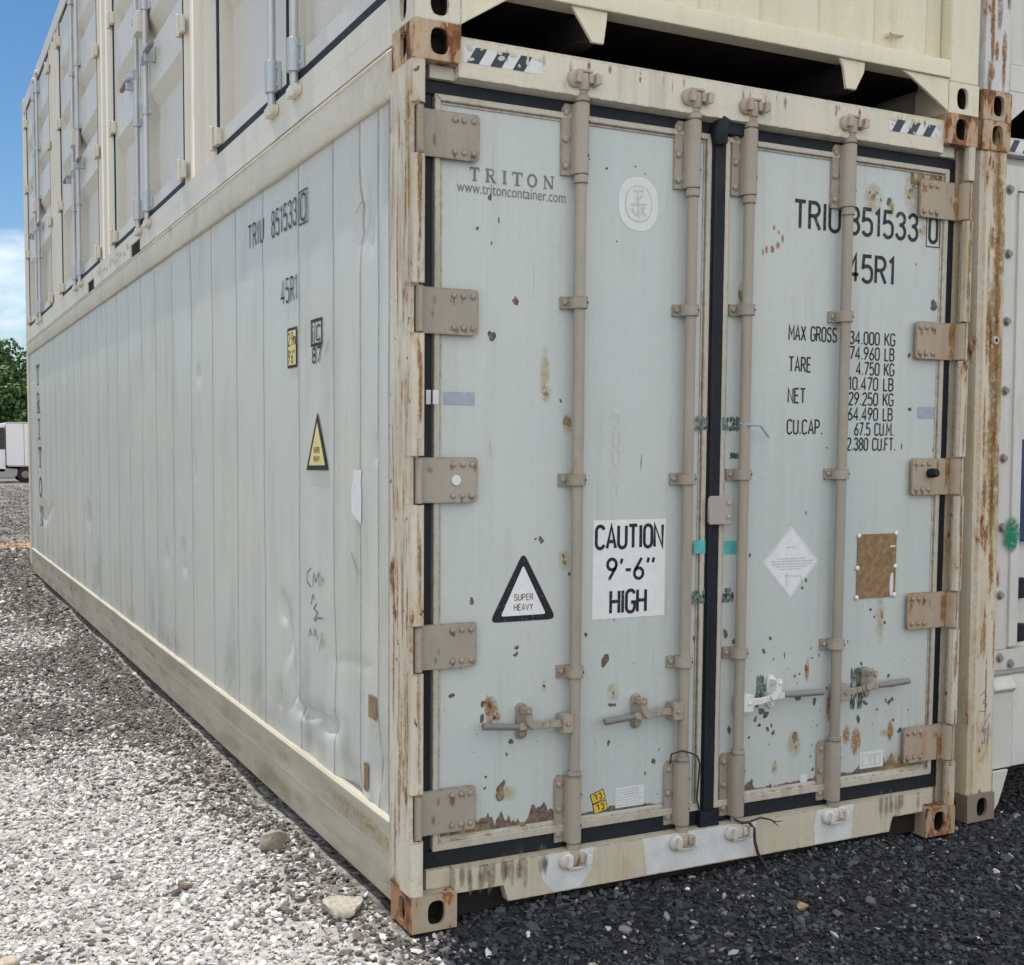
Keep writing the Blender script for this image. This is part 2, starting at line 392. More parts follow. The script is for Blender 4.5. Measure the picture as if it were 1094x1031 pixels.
# ------------------------------------------------------------------ mesh helpers
class MB:
    def __init__(s):
        s.v, s.f, s.mi = [], [], []
        s.fade = {}

    def add(s, vs, fs, mi=0):
        o = len(s.v)
        s.v += [tuple(p) for p in vs]
        for f in fs:
            s.f.append([o + i for i in f])
            s.mi.append(mi)
        return o

    def box(s, x0, x1, y0, y1, z0, z1, mi=0):
        x0, x1 = min(x0, x1), max(x0, x1)
        y0, y1 = min(y0, y1), max(y0, y1)
        z0, z1 = min(z0, z1), max(z0, z1)
        s.add([(x0, y0, z0), (x1, y0, z0), (x1, y1, z0), (x0, y1, z0), (x0, y0, z1), (x1, y0, z1), (x1, y1, z1), (x0, y1, z1)],
              [(0, 3, 2, 1), (4, 5, 6, 7), (0, 1, 5, 4), (1, 2, 6, 5), (2, 3, 7, 6), (3, 0, 4, 7)], mi)

    def prism(s, poly, axis, a, b, mi=0):
        """poly in the plane of the two other axes (kept in x,y,z order), swept from a to b along axis."""
        ar = sum(poly[i][0] * poly[(i + 1) % len(poly)][1] - poly[(i + 1) % len(poly)][0] * poly[i][1] for i in range(len(poly)))
        if ar < 0:
            poly = poly[::-1]
        n = len(poly)
        def P(p, t):
            q = list(p)
            q.insert(axis, t)
            return tuple(q)
        a, b = min(a, b), max(a, b)
        vs = [P(p, a) for p in poly] + [P(p, b) for p in poly]
        fs = [tuple(range(n))[::-1], tuple(range(n, 2 * n))]
        fs += [(i, (i + 1) % n, n + (i + 1) % n, n + i) for i in range(n)]
        if axis == 1:
            fs = [f[::-1] for f in fs]
        s.add(vs, fs, mi)

    def tube(s, path, r, n=12, mi=0, caps=True):
        path = [Vector(p) for p in path]
        rs = r if isinstance(r, (list, tuple)) else [r] * len(path)
        up = None
        rings = []
        for i, p in enumerate(path):
            d = (path[min(i + 1, len(path) - 1)] - path[max(i - 1, 0)])
            if d.length < 1e-9:
                d = Vector((0, 0, 1))
            d.normalize()
            if up is None:
                up = Vector((1, 0, 0)) if abs(d.x) < 0.9 else Vector((0, 1, 0))
            a = (up - d * up.dot(d)).normalized()
            up = a
            bb = d.cross(a)
            rings.append([p + (a * math.cos(2 * math.pi * k / n) + bb * math.sin(2 * math.pi * k / n)) * rs[i] for k in range(n)])
        vs = [q for rg in rings for q in rg]
        fs = []
        for i in range(len(path) - 1):
            for k in range(n):
                k2 = (k + 1) % n
                fs.append((i * n + k, i * n + k2, (i + 1) * n + k2, (i + 1) * n + k))
        if caps:
            fs.append(tuple(range(n))[::-1])
            fs.append(tuple((len(path) - 1) * n + k for k in range(n)))
        s.add(vs, fs, mi)

    def dome(s, c, nrm, r, h, n=10, mi=0):
        """a rivet or bolt head"""
        c = Vector(c)
        nrm = Vector(nrm).normalized()
        s.tube([c, c + nrm * h * 0.55, c + nrm * h * 0.9, c + nrm * h], [r, r * 0.95, r * 0.6, r * 0.15], n, mi)

    def poly(s, pts, mi=0):
        s.add(pts, [tuple(range(len(pts)))], mi)

    def hole_face(s, o, u, v, n, w, h, cu, cv, ru, rv, depth, mi=0, mi_in=0):
        """a w x h face with an oval hole that goes 'depth' inwards (against n)"""
        o, u, v, n = Vector(o), Vector(u), Vector(v), Vector(n)
        K = 32
        ins, outs = [], []
        for k in range(K):
            a = 2 * math.pi * (k + 0.5) / K
            c, sn = math.cos(a), math.sin(a)
            e = 0.72
            x = cu + ru * math.copysign(abs(c) ** e, c)
            y = cv + rv * math.copysign(abs(sn) ** e, sn)
            ins.append((x, y))
            tx = ((w - cu) / c if c > 0 else -cu / c) if abs(c) > 1e-9 else 1e9
            ty = ((h - cv) / sn if sn > 0 else -cv / sn) if abs(sn) > 1e-9 else 1e9
            tt = min(tx, ty)
            outs.append([cu + c * tt, cv + sn * tt])
        for cx, cy in ((0, 0), (w, 0), (w, h), (0, h)):
            j = min(range(K), key=lambda i: (outs[i][0] - cx) ** 2 + (outs[i][1] - cy) ** 2)
            outs[j] = [cx, cy]
        P = lambda p, d=0: o + u * p[0] + v * p[1] - n * d
        d1 = min(.013, depth * .4)
        vs = [P(p) for p in outs] + [P(p) for p in ins] + [P(p, d1) for p in ins] + [P(p, depth) for p in ins]
        fl = u.cross(v).dot(n) > 0
        f1 = [(k, (k + 1) % K, K + (k + 1) % K, K + k) for k in range(K)]
        f2 = [(K + k, K + (k + 1) % K, 2 * K + (k + 1) % K, 2 * K + k) for k in range(K)]
        f3 = [(2 * K + k, 2 * K + (k + 1) % K, 3 * K + (k + 1) % K, 3 * K + k) for k in range(K)]
        cap = [tuple(3 * K + k for k in range(K))]
        if not fl:
            f1 = [f[::-1] for f in f1]
            f2 = [f[::-1] for f in f2]
            cap = [f[::-1] for f in cap]
            f3 = [f[::-1] for f in f3]
        b0 = s.add(vs, f1, mi)
        for f in f2 + f3 + cap:
            s.f.append([b0 + i for i in f])
            s.mi.append(mi if f in f2 else mi_in)

    def build(s, name, mats, parent=None, bevel=0.0, smooth=40, seg=2, fade=None):
        me = bpy.data.meshes.new(name)
        me.from_pydata(s.v, [], s.f)
        for mm in (mats if isinstance(mats, (list, tuple)) else [mats]):
            me.materials.append(M[mm] if isinstance(mm, str) else mm)
        me.polygons.foreach_set('material_index', s.mi)
        if fade is not None:
            at = me.attributes.new('fade', 'FLOAT', 'POINT')
            at.data.foreach_set('value', fade)
        me.update()
        if smooth:
            me.polygons.foreach_set('use_smooth', [True] * len(me.polygons))
            me.set_sharp_from_angle(angle=R(smooth))
        o = bpy.data.objects.new(name, me)
        COL.objects.link(o)
        if parent:
            o.parent = parent
        if bevel:
            bm = o.modifiers.new('bevel', 'BEVEL')
            bm.width = bevel
            bm.segments = seg
            bm.limit_method = 'ANGLE'
            bm.angle_limit = R(50)
            bm.harden_normals = False
        return o

def absorb(o, mb, mats, fade=None):
    """marks that belong to a part's own surface: add them to that part's mesh as further materials"""
    me = o.data
    mats = mats if isinstance(mats, (list, tuple)) else [mats]
    nv, nf = len(me.vertices), len(me.polygons)
    vs = [tuple(v.co) for v in me.vertices] + mb.v
    fs = [tuple(p.vertices) for p in me.polygons] + [tuple(i + nv for i in f) for f in mb.f]
    base = len(me.materials)
    mi = [p.material_index for p in me.polygons] + [i + base for i in mb.mi]
    sm = [p.use_smooth for p in me.polygons] + [False] * len(mb.f)
    f0 = [d.value for d in me.attributes['fade'].data] if 'fade' in me.attributes else [0.0] * nv
    old = list(me.materials)
    m2 = bpy.data.meshes.new(me.name)
    m2.from_pydata(vs, [], fs)
    for m_ in old + [M[k] if isinstance(k, str) else k for k in mats]:
        m2.materials.append(m_)
    m2.polygons.foreach_set('material_index', mi)
    m2.polygons.foreach_set('use_smooth', sm)
    at = m2.attributes.new('fade', 'FLOAT', 'POINT')
    at.data.foreach_set('value', f0 + (list(fade) if fade is not None else [0.0] * len(mb.v)))
    m2.update()
    if any(sm):
        m2.set_sharp_from_angle(angle=R(40))
    o.data = m2
    return o

def tag(o, label=None, cat=None, group=None, kind=None):
    for k, v in (('label', label), ('category', cat), ('group', group), ('kind', kind)):
        if v:
            o[k] = v
    return o

def thing(name, label, cat, loc=(0, 0, 0), group=None):
    o = bpy.data.objects.new(name, None)
    o.empty_display_size = 0.2
    COL.objects.link(o)
    o.location = loc
    return tag(o, label, cat, group)

def dup(o, loc=None, parent=None):
    c = o.copy()
    COL.objects.link(c)
    if loc is not None:
        c.location = loc
    c.parent = parent if parent is not None else o.parent
    return c

# ------------------------------------------------------------------ lettering drawn with strokes
def arc(cx, cy, rx, ry, a0, a1, n=8):
    return [(cx + rx * math.cos(R(a0 + (a1 - a0) * i / n)), cy + ry * math.sin(R(a0 + (a1 - a0) * i / n))) for i in range(n + 1)]

W_ = 0.40
q_ = 0.20
def _ring(w, y0=0.0, y1=1.0, ry=0.22):
    return arc(w / 2, y1 - ry, w / 2, ry, 0, 180) + arc(w / 2, y0 + ry, w / 2, ry, 180, 360) + [(w, y1 - ry)]
GL = {
    'A': (.46, [[(0, 0), (.23, 1), (.46, 0)], [(.085, .3), (.375, .3)]]),
    'B': (.42, [[(0, 0), (0, 1), (.22, 1)] + arc(.22, .77, .18, .23, 90, -90)[1:] + [(0.02, .54)], [(.22, .54)] + arc(.22, .27, .20, .27, 90, -90)[1:] + [(0, 0)]]),
    'C': (.42, [arc(.21, .78, .21, .22, 15, 180) + arc(.21, .22, .21, .22, 180, 345)]),
    'D': (.42, [[(0, 0), (0, 1), (.18, 1)] + arc(.18, .76, .24, .24, 90, 0)[1:] + arc(.18, .24, .24, .24, 0, -90) + [(0, 0)]]),
    'E': (.36, [[(.36, 1), (0, 1), (0, 0), (.36, 0)], [(0, .52), (.3, .52)]]),
    'F': (.36, [[(.36, 1), (0, 1), (0, 0)], [(0, .52), (.3, .52)]]),
    'G': (.44, [arc(.22, .78, .22, .22, 15, 180) + arc(.22, .22, .22, .22, 180, 360) + [(.44, .45), (.25, .45)]]),
    'H': (.44, [[(0, 0), (0, 1)], [(.44, 0), (.44, 1)], [(0, .52), (.44, .52)]]),
    'I': (.08, [[(.04, 0), (.04, 1)]]),
    'K': (.42, [[(0, 0), (0, 1)], [(.42, 1), (.02, .42)], [(.14, .58), (.44, 0)]]),
    'L': (.34, [[(0, 1), (0, 0), (.34, 0)]]),
    'M': (.52, [[(0, 0), (0, 1), (.26, .35), (.52, 1), (.52, 0)]]),
    'N': (.44, [[(0, 0), (0, 1), (.44, 0), (.44, 1)]]),
    'O': (.42, [_ring(.42)]),
    'P': (.42, [[(0, 0), (0, 1), (.2, 1)] + arc(.2, .74, .2, .26, 90, -90)[1:] + [(0.02, .48)]]),
    'R': (.42, [[(0, 0), (0, 1), (.2, 1)] + arc(.2, .75, .2, .25, 90, -90)[1:] + [(0.02, .5)], [(.2, .5), (.43, 0)]]),
    'S': (.42, [arc(.21, .77, .2, .23, 20, 180, 6) + arc(.21, .77, .2, .25, 180, 270, 4)[1:] + arc(.21, .26, .2, .26, 90, 0, 4) + arc(.21, .23, .2, .23, 0, -165, 6)[1:]]),
    'T': (.44, [[(0, 1), (.44, 1)], [(.22, 1), (.22, 0)]]),
    'U': (.42, [[(0, 1), (0, .22)] + arc(.21, .22, .21, .22, 180, 360)[1:] + [(.42, 1)]]),
    'V': (.44, [[(0, 1), (.22, 0), (.44, 1)]]),
    'X': (.44, [[(0, 0), (.44, 1)], [(0, 1), (.44, 0)]]),
    'Y': (.44, [[(0, 1), (.22, .5), (.44, 1)], [(.22, .5), (.22, 0)]]),
    '0': (.40, [_ring(.40)]),
    '1': (.2, [[(0, .84), (.14, 1), (.14, 0)]]),
    '2': (.40, [arc(.2, .77, .2, .23, 170, -20, 8) + [(.36, .6), (0, 0), (.4, 0)]]),
    '3': (.40, [arc(.19, .77, .19, .23, 165, -80, 9) + [(.14, .54)], [(.22, .53)] + arc(.2, .27, .2, .27, 75, -165, 9)]),
    '4': (.44, [[(.32, 0), (.32, 1), (0, .26), (.44, .26)]]),
    '5': (.40, [[(.37, 1), (.05, 1), (.02, .56)] + arc(.19, .40, .21, .22, 130, 0, 6) + [(.40, .22)] + arc(.20, .22, .20, .22, 0, -160, 7)[1:]]),
    '6': (.40, [[(.33, 1), (.03, .42)] + arc(.2, .26, .2, .26, 150, 510, 14)]),
    '7': (.40, [[(0, 1), (.4, 1), (.12, 0)]]),
    '8': (.40, [arc(.2, .76, .18, .24, -90, 270, 14), arc(.2, .26, .2, .26, 90, 450, 14)]),
    '9': (.40, [[(.07, 0), (.37, .58)] + arc(.2, .74, .2, .26, -30, -390, 14)]),
    '.': (.08, [[(.04, 0), (.04, .1)]]),
    ',': (.08, [[(.06, .1), (.02, -.1)]]),
    "'": (.1, [[(.1, 1), (.04, .76)]]),
    '"': (.34, [[(.1, 1), (.04, .76)], [(.34, 1), (.28, .76)]]),
    '-': (.24, [[(0, .45), (.24, .45)]]),
    'i': (.12, [[(.06, 0), (.06, .62)], [(.06, .82), (.06, .94)]]),
    'm': (.5, [[(0, 0), (0, .6), (.2, .6), (.25, .5), (.25, 0)], [(.25, .5), (.3, .6), (.45, .6), (.5, .5), (.5, 0)]]),
    ' ': (.26, []),
}

def ribbon(pts, hw):
    """mitred strip along a 2D polyline; returns left and right sides"""
    n = len(pts)
    closed = n > 3 and abs(pts[0][0] - pts[-1][0]) + abs(pts[0][1] - pts[-1][1]) < 1e-4
    L, Rr = [], []
    for i in range(n):
        def dirn(a, b):
            dx, dy = pts[b][0] - pts[a][0], pts[b][1] - pts[a][1]
            l = math.hypot(dx, dy) or 1
            return dx / l, dy / l
        ip, inx = i - 1, i + 1
        if i == 0:
            ip = n - 2 if closed else None
        if i == n - 1:
            inx = 1 if closed else None
        d1 = dirn(ip, i) if ip is not None else None
        d2 = dirn(i, inx) if inx is not None else None
        d1 = d1 or d2
        d2 = d2 or d1
        n1, n2 = (-d1[1], d1[0]), (-d2[1], d2[0])
        mx_, my_ = n1[0] + n2[0], n1[1] + n2[1]
        l = math.hypot(mx_, my_)
        if l < 1e-6:
            mx_, my_, l = n1[0], n1[1], 1
        mx_, my_ = mx_ / l, my_ / l
        k = min(1 / max(0.3, mx_ * n1[0] + my_ * n1[1]), 2.2)
        L.append((pts[i][0] + mx_ * hw * k, pts[i][1] + my_ * hw * k))
        Rr.append((pts[i][0] - mx_ * hw * k, pts[i][1] - my_ * hw * k))
    return L, Rr

def clean(pts):
    o = [pts[0]]
    for p in pts[1:]:
        if abs(p[0] - o[-1][0]) + abs(p[1] - o[-1][1]) > 1e-5:
            o.append(p)
    return o

class Plane:
    """a surface to letter on: maps (a, z, lift) to space"""
    def __init__(s, kind, at):
        s.kind, s.at = kind, at
    def __call__(s, a, z, lift=0.0):
        if s.kind == 'front':                 # seen from -Y, a = X
            return (a, s.at - lift, z)
        return (s.at - lift, a, z)            # seen from -X, a = Y (grows to the left)

def stroke(mb, pl, pts, hw, lift, mi=0):
    pts = clean(pts)
    if len(pts) < 2:
        return
    L, Rr = ribbon(pts, hw)
    n = len(pts)
    vs = [pl(p[0], p[1], lift) for p in L] + [pl(p[0], p[1], lift) for p in Rr]
    mb.add(vs, [(i, n + i, n + i + 1, i + 1) for i in range(n - 1)], mi)

def text(mb, pl, s, a0, z0, h, width=None, wt=0.12, gap=0.17, lift=0.0012, mi=0, sx=1.0, rot=0.0):
    """letters of height h from (a0, z0); on a side plane they run towards -a"""
    sg = 1 if pl.kind == 'front' else -1
    tot = 0
    for c in s:
        tot += GL[c][0] + gap
    tot -= gap
    k = (width / (tot * h)) if width else sx
    x = 0
    c_, s_ = math.cos(rot), math.sin(rot)
    for c in s:
        w, st = GL[c]
        for j, ps in enumerate(st):
            pp = []
            for (px, py) in ps:
                u, v = (x + px) * h * k, py * h
                pp.append((a0 + sg * (u * c_ - v * s_), z0 + u * s_ + v * c_))
            stroke(mb, pl, pp, wt * h / 2, lift + 0.0001 * j, mi)
        x += w + gap

def rect(mb, pl, a0, a1, z0, z1, lift, mi=0, skew=0.0):
    mb.poly([pl(a0, z0, lift), pl(a1, z0, lift), pl(a1 + skew, z1, lift), pl(a0 + skew, z1, lift)], mi)

def frame_line(mb, pl, a0, a1, z0, z1, hw, lift, mi=0):
    stroke(mb, pl, [(a0, z0), (a1, z0), (a1, z1), (a0, z1), (a0, z0)], hw, lift, mi)

def blob(mb, pl, c, ra, rz, lift, rnd, mi=0, n=14, jag=0.35):
    pts = []
    ph = rnd.uniform(0, 6.28)
    j = [rnd.uniform(1 - jag, 1 + jag) for _ in range(n)]
    for k in range(n):
        a = 2 * math.pi * k / n
        r = (j[k] + 0.5 * j[k - 1]) / 1.5
        r *= 1 + 0.22 * math.sin(2 * a + ph)
        pts.append(pl(c[0] + ra * r * math.cos(a), c[1] + rz * r * math.sin(a), lift))
    mb.poly(pts, mi)

class Stain(MB):
    """soft-edged stains: concentric rings with a fading attribute"""
    def __init__(s):
        super().__init__()
        s.fv = []
    def spot(s, pl, c, ra, rz, lift, mi=0, n=18):
        rings = [(0.0, 0.75), (0.35, 0.65), (0.7, 0.42), (1.0, 0.0)]
        vs, fs = [], []
        for j, (r, fd) in enumerate(rings):
            for k in range(n):
                a = 2 * math.pi * k / n
                vs.append(pl(c[0] + ra * max(r, 0.02) * math.cos(a), c[1] + rz * max(r, 0.02) * math.sin(a), lift))
                s.fv.append(fd)
        for j in range(len(rings) - 1):
            for k in range(n):
                fs.append((j * n + k, j * n + (k + 1) % n, (j + 1) * n + (k + 1) % n, (j + 1) * n + k))
        fs.append(tuple(range(n)))
        s.add(vs, fs, mi)

def font_text(mb_name, txt, pl, a0, z0, width, height, mat, parent, lift=0.0012, bold=0.0, align='LEFT'):
    """small sans lettering with Blender's own built-in face, laid flat on the surface"""
    cu = bpy.data.curves.new(mb_name, 'FONT')
    cu.body = txt
    cu.size = 1.0
    cu.offset = bold
    cu.resolution_u = 3
    tmp = bpy.data.objects.new('tmp', cu)
    COL.objects.link(tmp)
    dg = bpy.context.evaluated_depsgraph_get()
    dg.update()
    me0 = tmp.evaluated_get(dg).to_mesh()
    vs = [v.co.copy() for v in me0.vertices]
    fs = [list(p.vertices) for p in me0.polygons]
    bpy.data.objects.remove(tmp)
    x0, x1 = min(v.x for v in vs), max(v.x for v in vs)
    y0, y1 = min(v.y for v in vs), max(v.y for v in vs)
    sg = 1 if pl.kind == 'front' else -1
    mb = MB()
    mb.add([pl(a0 + sg * (v.x - x0) / (x1 - x0) * width, z0 + (v.y - y0) / (y1 - y0) * height, lift) for v in vs],
           fs if sg > 0 else [f[::-1] for f in fs])
    return mb.build(mb_name, mat, parent, smooth=0)

SERIF = {   # slab letters of the lessor's mark: (polyline, weight)
    'T': (.8, [([(0, .93), (.8, .93)], .14), ([(.4, .9), (.4, .05)], .2), ([(.2, .04), (.6, .04)], .08), ([(.03, .93), (.03, .7)], .07), ([(.77, .93), (.77, .7)], .07)]),
    'R': (.85, [([(.2, .04), (.2, .96)], .2), ([(.05, .96), (.45, .96)] + arc(.45, .74, .22, .22, 90, -90) + [(.2, .52)], .1), ([(.42, .5), (.72, .04)], .18), ([(.03, .04), (.38, .04)], .08), ([(.58, .04), (.86, .04)], .08)]),
    'I': (.5, [([(.25, .04), (.25, .96)], .2), ([(.05, .96), (.45, .96)], .08), ([(.05, .04), (.45, .04)], .08)]),
    'O': (.85, [(arc(.42, .5, .34, .44, 0, 360, 22), .16)]),
    'N': (.9, [([(.15, .04), (.15, .96)], .09), ([(.15, .94), (.72, .06)], .18), ([(.75, .06), (.75, .96)], .09), ([(.03, .04), (.3, .04)], .08), ([(.03, .96), (.22, .96)], .08), ([(.6, .96), (.9, .96)], .08)]),
}
def serif(mb, pl, ch, a0, z0, h, w, lift=0.0012, mi=0):
    sg = 1 if pl.kind == 'front' else -1
    gw, st = SERIF[ch]
    for j, (ps, wt) in enumerate(st):
        stroke(mb, pl, [(a0 + sg * px / gw * w, z0 + py * h) for px, py in ps], wt * h / 2 * min(1, w / (gw * h) * 1.1), lift + 0.0001 * j, mi)
# ==================================================================  ground
rng = np.random.default_rng(11)

def sstep(a, b, x):
    t = np.clip((x - a) / (b - a), 0, 1)
    return t * t * (3 - 2 * t)

def ground_z(x, y):
    h = 0.012 * np.sin(3.1 * x + 1.3) * np.sin(2.3 * y + 0.4) + 0.008 * np.sin(7.7 * x + y) * np.sin(6.1 * y - 2 * x)
    h = h - 0.02 + 0.0015 * np.sin(23 * x + 3 * y) + 0.0015 * np.sin(21 * y - 5 * x)
    h = h + 0.032 * np.exp(-((y - 0.05) / 0.13) ** 2) * sstep(0.16, 0.40, x) * sstep(2.3, 2.1, x)
    h = h - 0.03 * sstep(-0.1, -0.6, x) * sstep(6, 1, y) * 0.5
    return h

def axis(a, b, fine0, fine1, st, big):
    c = [a]
    while c[-1] < b:
        x = c[-1]
        d = max(0, fine0 - x, x - fine1)
        c.append(x + min(big, st + d * 0.12))
        if x < fine0 and c[-1] > fine0:
            c[-1] = fine0
    return np.array(c)

gx = axis(-420, 420, -2.2, 5.0, 0.06, 30)
gy = axis(-60, 700, -2.6, 13.0, 0.08, 30)
GX, GY = np.meshgrid(gx, gy, indexing='ij')
GZ = ground_z(GX, GY)
nx, ny = GX.shape
gv = np.stack([GX.ravel(), GY.ravel(), GZ.ravel()], 1)
ii, jj = np.meshgrid(np.arange(nx - 1), np.arange(ny - 1), indexing='ij')
q0 = (ii * ny + jj).ravel()
gf = np.stack([q0, q0 + ny, q0 + ny + 1, q0 + 1], 1)
me = bpy.data.meshes.new('ground')
me.from_pydata(gv.tolist(), [], gf.tolist())
me.polygons.foreach_set('use_smooth', [True] * len(me.polygons))
gm = bpy.data.materials.new('gravel_yard')
gm.use_nodes = True
t = gm.node_tree
b = t.nodes['Principled BSDF']
geo = t.nodes.new('ShaderNodeNewGeometry')
pos = geo.outputs['Position']
sepx = t.nodes.new('ShaderNodeSeparateXYZ')
t.links.new(pos, sepx.inputs[0])
v1 = N(t, 'ShaderNodeTexVoronoi', Scale=34.0)
t.links.new(pos, v1.inputs['Vector'])
v2 = N(t, 'ShaderNodeTexVoronoi', Scale=95.0)
t.links.new(pos, v2.inputs['Vector'])
sepc = t.nodes.new('ShaderNodeSeparateColor')
t.links.new(v1.outputs['Color'], sepc.inputs[0])
stone_tone = ramp(t, sepc.outputs[0], 0.15, 0.95, (0.17, 0.16, 0.145, 1), (0.46, 0.445, 0.42, 1)).outputs[0]
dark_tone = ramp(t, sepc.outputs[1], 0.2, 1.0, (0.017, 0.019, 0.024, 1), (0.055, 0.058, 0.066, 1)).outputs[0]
# the far yard: greyer asphalt millings with patches, a strip of orange sand
nl = N(t, 'ShaderNodeTexNoise', Scale=0.55, Detail=7.0, Roughness=0.65)
mpl = t.nodes.new('ShaderNodeMapping')
mpl.inputs['Scale'].default_value = (0.5, 1.0, 1)
t.links.new(pos, mpl.inputs[0])
t.links.new(mpl.outputs[0], nl.inputs['Vector'])
brown = mixc(t, 0.5, stone_tone, (0.13, 0.11, 0.095))
col = mixc(t, ramp(t, nl.outputs['Fac'], 0.42, 0.6).outputs[0], brown, stone_tone)
def mrange(src, a, bb):
    m_ = t.nodes.new('ShaderNodeMapRange')
    m_.interpolation_type = 'SMOOTHSTEP'
    m_.inputs[1].default_value = a
    m_.inputs[2].default_value = bb
    t.links.new(src, m_.inputs[0])
    return m_.outputs[0]
nyj = t.nodes.new('ShaderNodeMath')
nyj.operation = 'MULTIPLY_ADD'
t.links.new(nl.outputs['Fac'], nyj.inputs[0])
nyj.inputs[1].default_value = 3.0
t.links.new(sepx.outputs[1], nyj.inputs[2])
yy = nyj.outputs[0]
nearz = mul(t, mrange(yy, 5.6, 3.6), mrange(sepx.outputs[0], -0.02, -0.30))
col = mixc(t, mul(t, nearz, 0.7), col, (0.47, 0.46, 0.44))
far = mrange(yy, 14.5, 20)
col = mixc(t, far, col, mixc(t, 0.55, stone_tone, (0.115, 0.105, 0.105)))
sand = mul(t, mrange(yy, 16.6, 17.8), mrange(yy, 20.0, 18.8))
col = mixc(t, mul(t, sand, 0.75), col, (0.42, 0.27, 0.15))
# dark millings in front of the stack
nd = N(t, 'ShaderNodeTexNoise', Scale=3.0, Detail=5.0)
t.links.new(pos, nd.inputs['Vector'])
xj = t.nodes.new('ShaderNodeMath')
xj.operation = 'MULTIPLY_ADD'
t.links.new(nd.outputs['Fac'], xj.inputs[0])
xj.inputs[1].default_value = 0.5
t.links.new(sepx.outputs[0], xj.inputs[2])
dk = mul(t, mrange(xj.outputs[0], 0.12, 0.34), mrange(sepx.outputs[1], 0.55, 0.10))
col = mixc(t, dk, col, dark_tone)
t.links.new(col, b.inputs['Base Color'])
b.inputs['Roughness'].default_value = 0.95
b.inputs['Specular IOR Level'].default_value = 0.15
bp = t.nodes.new('ShaderNodeBump')
bp.inputs['Strength'].default_value = 0.9
bp.inputs['Distance'].default_value = 0.02
bp.invert = True
t.links.new(v1.outputs['Distance'], bp.inputs['Height'])
bp2 = t.nodes.new('ShaderNodeBump')
bp2.inputs['Strength'].default_value = 0.6
bp2.inputs['Distance'].default_value = 0.008
bp2.invert = True
t.links.new(v2.outputs['Distance'], bp2.inputs['Height'])
t.links.new(bp.outputs[0], bp2.inputs['Normal'])
t.links.new(bp2.outputs[0], b.inputs['Normal'])
me.materials.append(gm)
ground = bpy.data.objects.new('ground', me)
COL.objects.link(ground)
tag(ground, 'gravel container yard, pale stones on the left and dark millings in front', 'ground', kind='structure')

# crushed stone as one uncountable mass each: angular 20-sided chips, flattened and turned at random
bm = bmesh.new()
bmesh.ops.create_icosphere(bm, subdivisions=1, radius=1.0)
ico_v = np.array([v.co[:] for v in bm.verts])
ico_f = np.array([[v.index for v in f.verts] for f in bm.faces])
bm.free()

def chips_mesh(name, pts, size, tone, label, cat):
    n = len(pts)
    nvv, nff = len(ico_v), len(ico_f)
    ang = rng.uniform(0, 2 * np.pi, (n, 3))
    ang[:, :2] *= 0.12
    ca, sa = np.cos(ang), np.sin(ang)
    V = ico_v[None] * (1 + rng.uniform(-0.32, 0.32, (n, nvv, 1)))
    V = V * (rng.uniform(0.65, 1.25, (n, 1, 3)) * np.array([1, 0.8, 0.40])[None, None]) * size[:, None, None]
    x, y, z = V[..., 0], V[..., 1], V[..., 2]
    y, z = y * ca[:, None, 0] - z * sa[:, None, 0], y * sa[:, None, 0] + z * ca[:, None, 0]
    x, z = x * ca[:, None, 1] - z * sa[:, None, 1], x * sa[:, None, 1] + z * ca[:, None, 1]
    x, y = x * ca[:, None, 2] - y * sa[:, None, 2], x * sa[:, None, 2] + y * ca[:, None, 2]
    V = np.stack([x, y, z], -1) + pts[:, None]
    F = ico_f[None] + (np.arange(n) * nvv)[:, None, None]
    me = bpy.data.meshes.new(name)
    me.vertices.add(n * nvv)
    me.vertices.foreach_set('co', V.ravel().astype(np.float32))
    me.loops.add(n * nff * 3)
    me.loops.foreach_set('vertex_index', F.ravel().astype(np.int32))
    me.polygons.add(n * nff)
    me.polygons.foreach_set('loop_start', np.arange(0, n * nff * 3, 3, dtype=np.int32))
    me.update(calc_edges=True)
    me.polygons.foreach_set('use_smooth', np.zeros(n * nff, dtype=bool))
    at = me.attributes.new('tone', 'FLOAT_COLOR', 'POINT')
    cc = np.ones((n, nvv, 4), np.float32)
    cc[..., :3] = tone[:, None]
    at.data.foreach_set('color', cc.ravel())
    me.materials.append(M['stone'])
    o = bpy.data.objects.new(name, me)
    COL.objects.link(o)
    return tag(o, label, cat, kind='stuff')

def nz2(x, y):
    return (np.sin(1.7 * x + 2.1 * y + 1) + np.sin(3.9 * y - 2.3 * x + 2) * 0.7 + np.sin(8.1 * x + 5.3 * y) * 0.4) / 2.1

def tones(n, light, palette_l, palette_d, sd_):
    pick = rng.random(n)
    li = palette_l[rng.integers(0, len(palette_l), n)]
    da = palette_d[rng.integers(0, len(palette_d), n)]
    c = np.where((pick < light)[:, None], li, da)
    return np.clip(c * rng.lognormal(0, sd_, (n, 1)), 0.008, 0.75)

PL = np.array([[.57, .565, .555], [.50, .495, .485], [.64, .635, .625], [.42, .415, .405], [.54, .505, .455], [.33, .33, .33]])
PD = np.array([[.15, .14, .13], [.11, .105, .10], [.19, .175, .16], [.08, .08, .082], [.17, .145, .125]])
KL = np.array([[.25, .25, .25], [.34, .32, .29], [.18, .185, .19], [.42, .42, .42]])
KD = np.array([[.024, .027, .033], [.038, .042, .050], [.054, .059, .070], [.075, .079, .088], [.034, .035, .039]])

def scatter(n, x0, x1, y0, y1):
    return rng.uniform(x0, x1, n), rng.uniform(y0, y1, n)

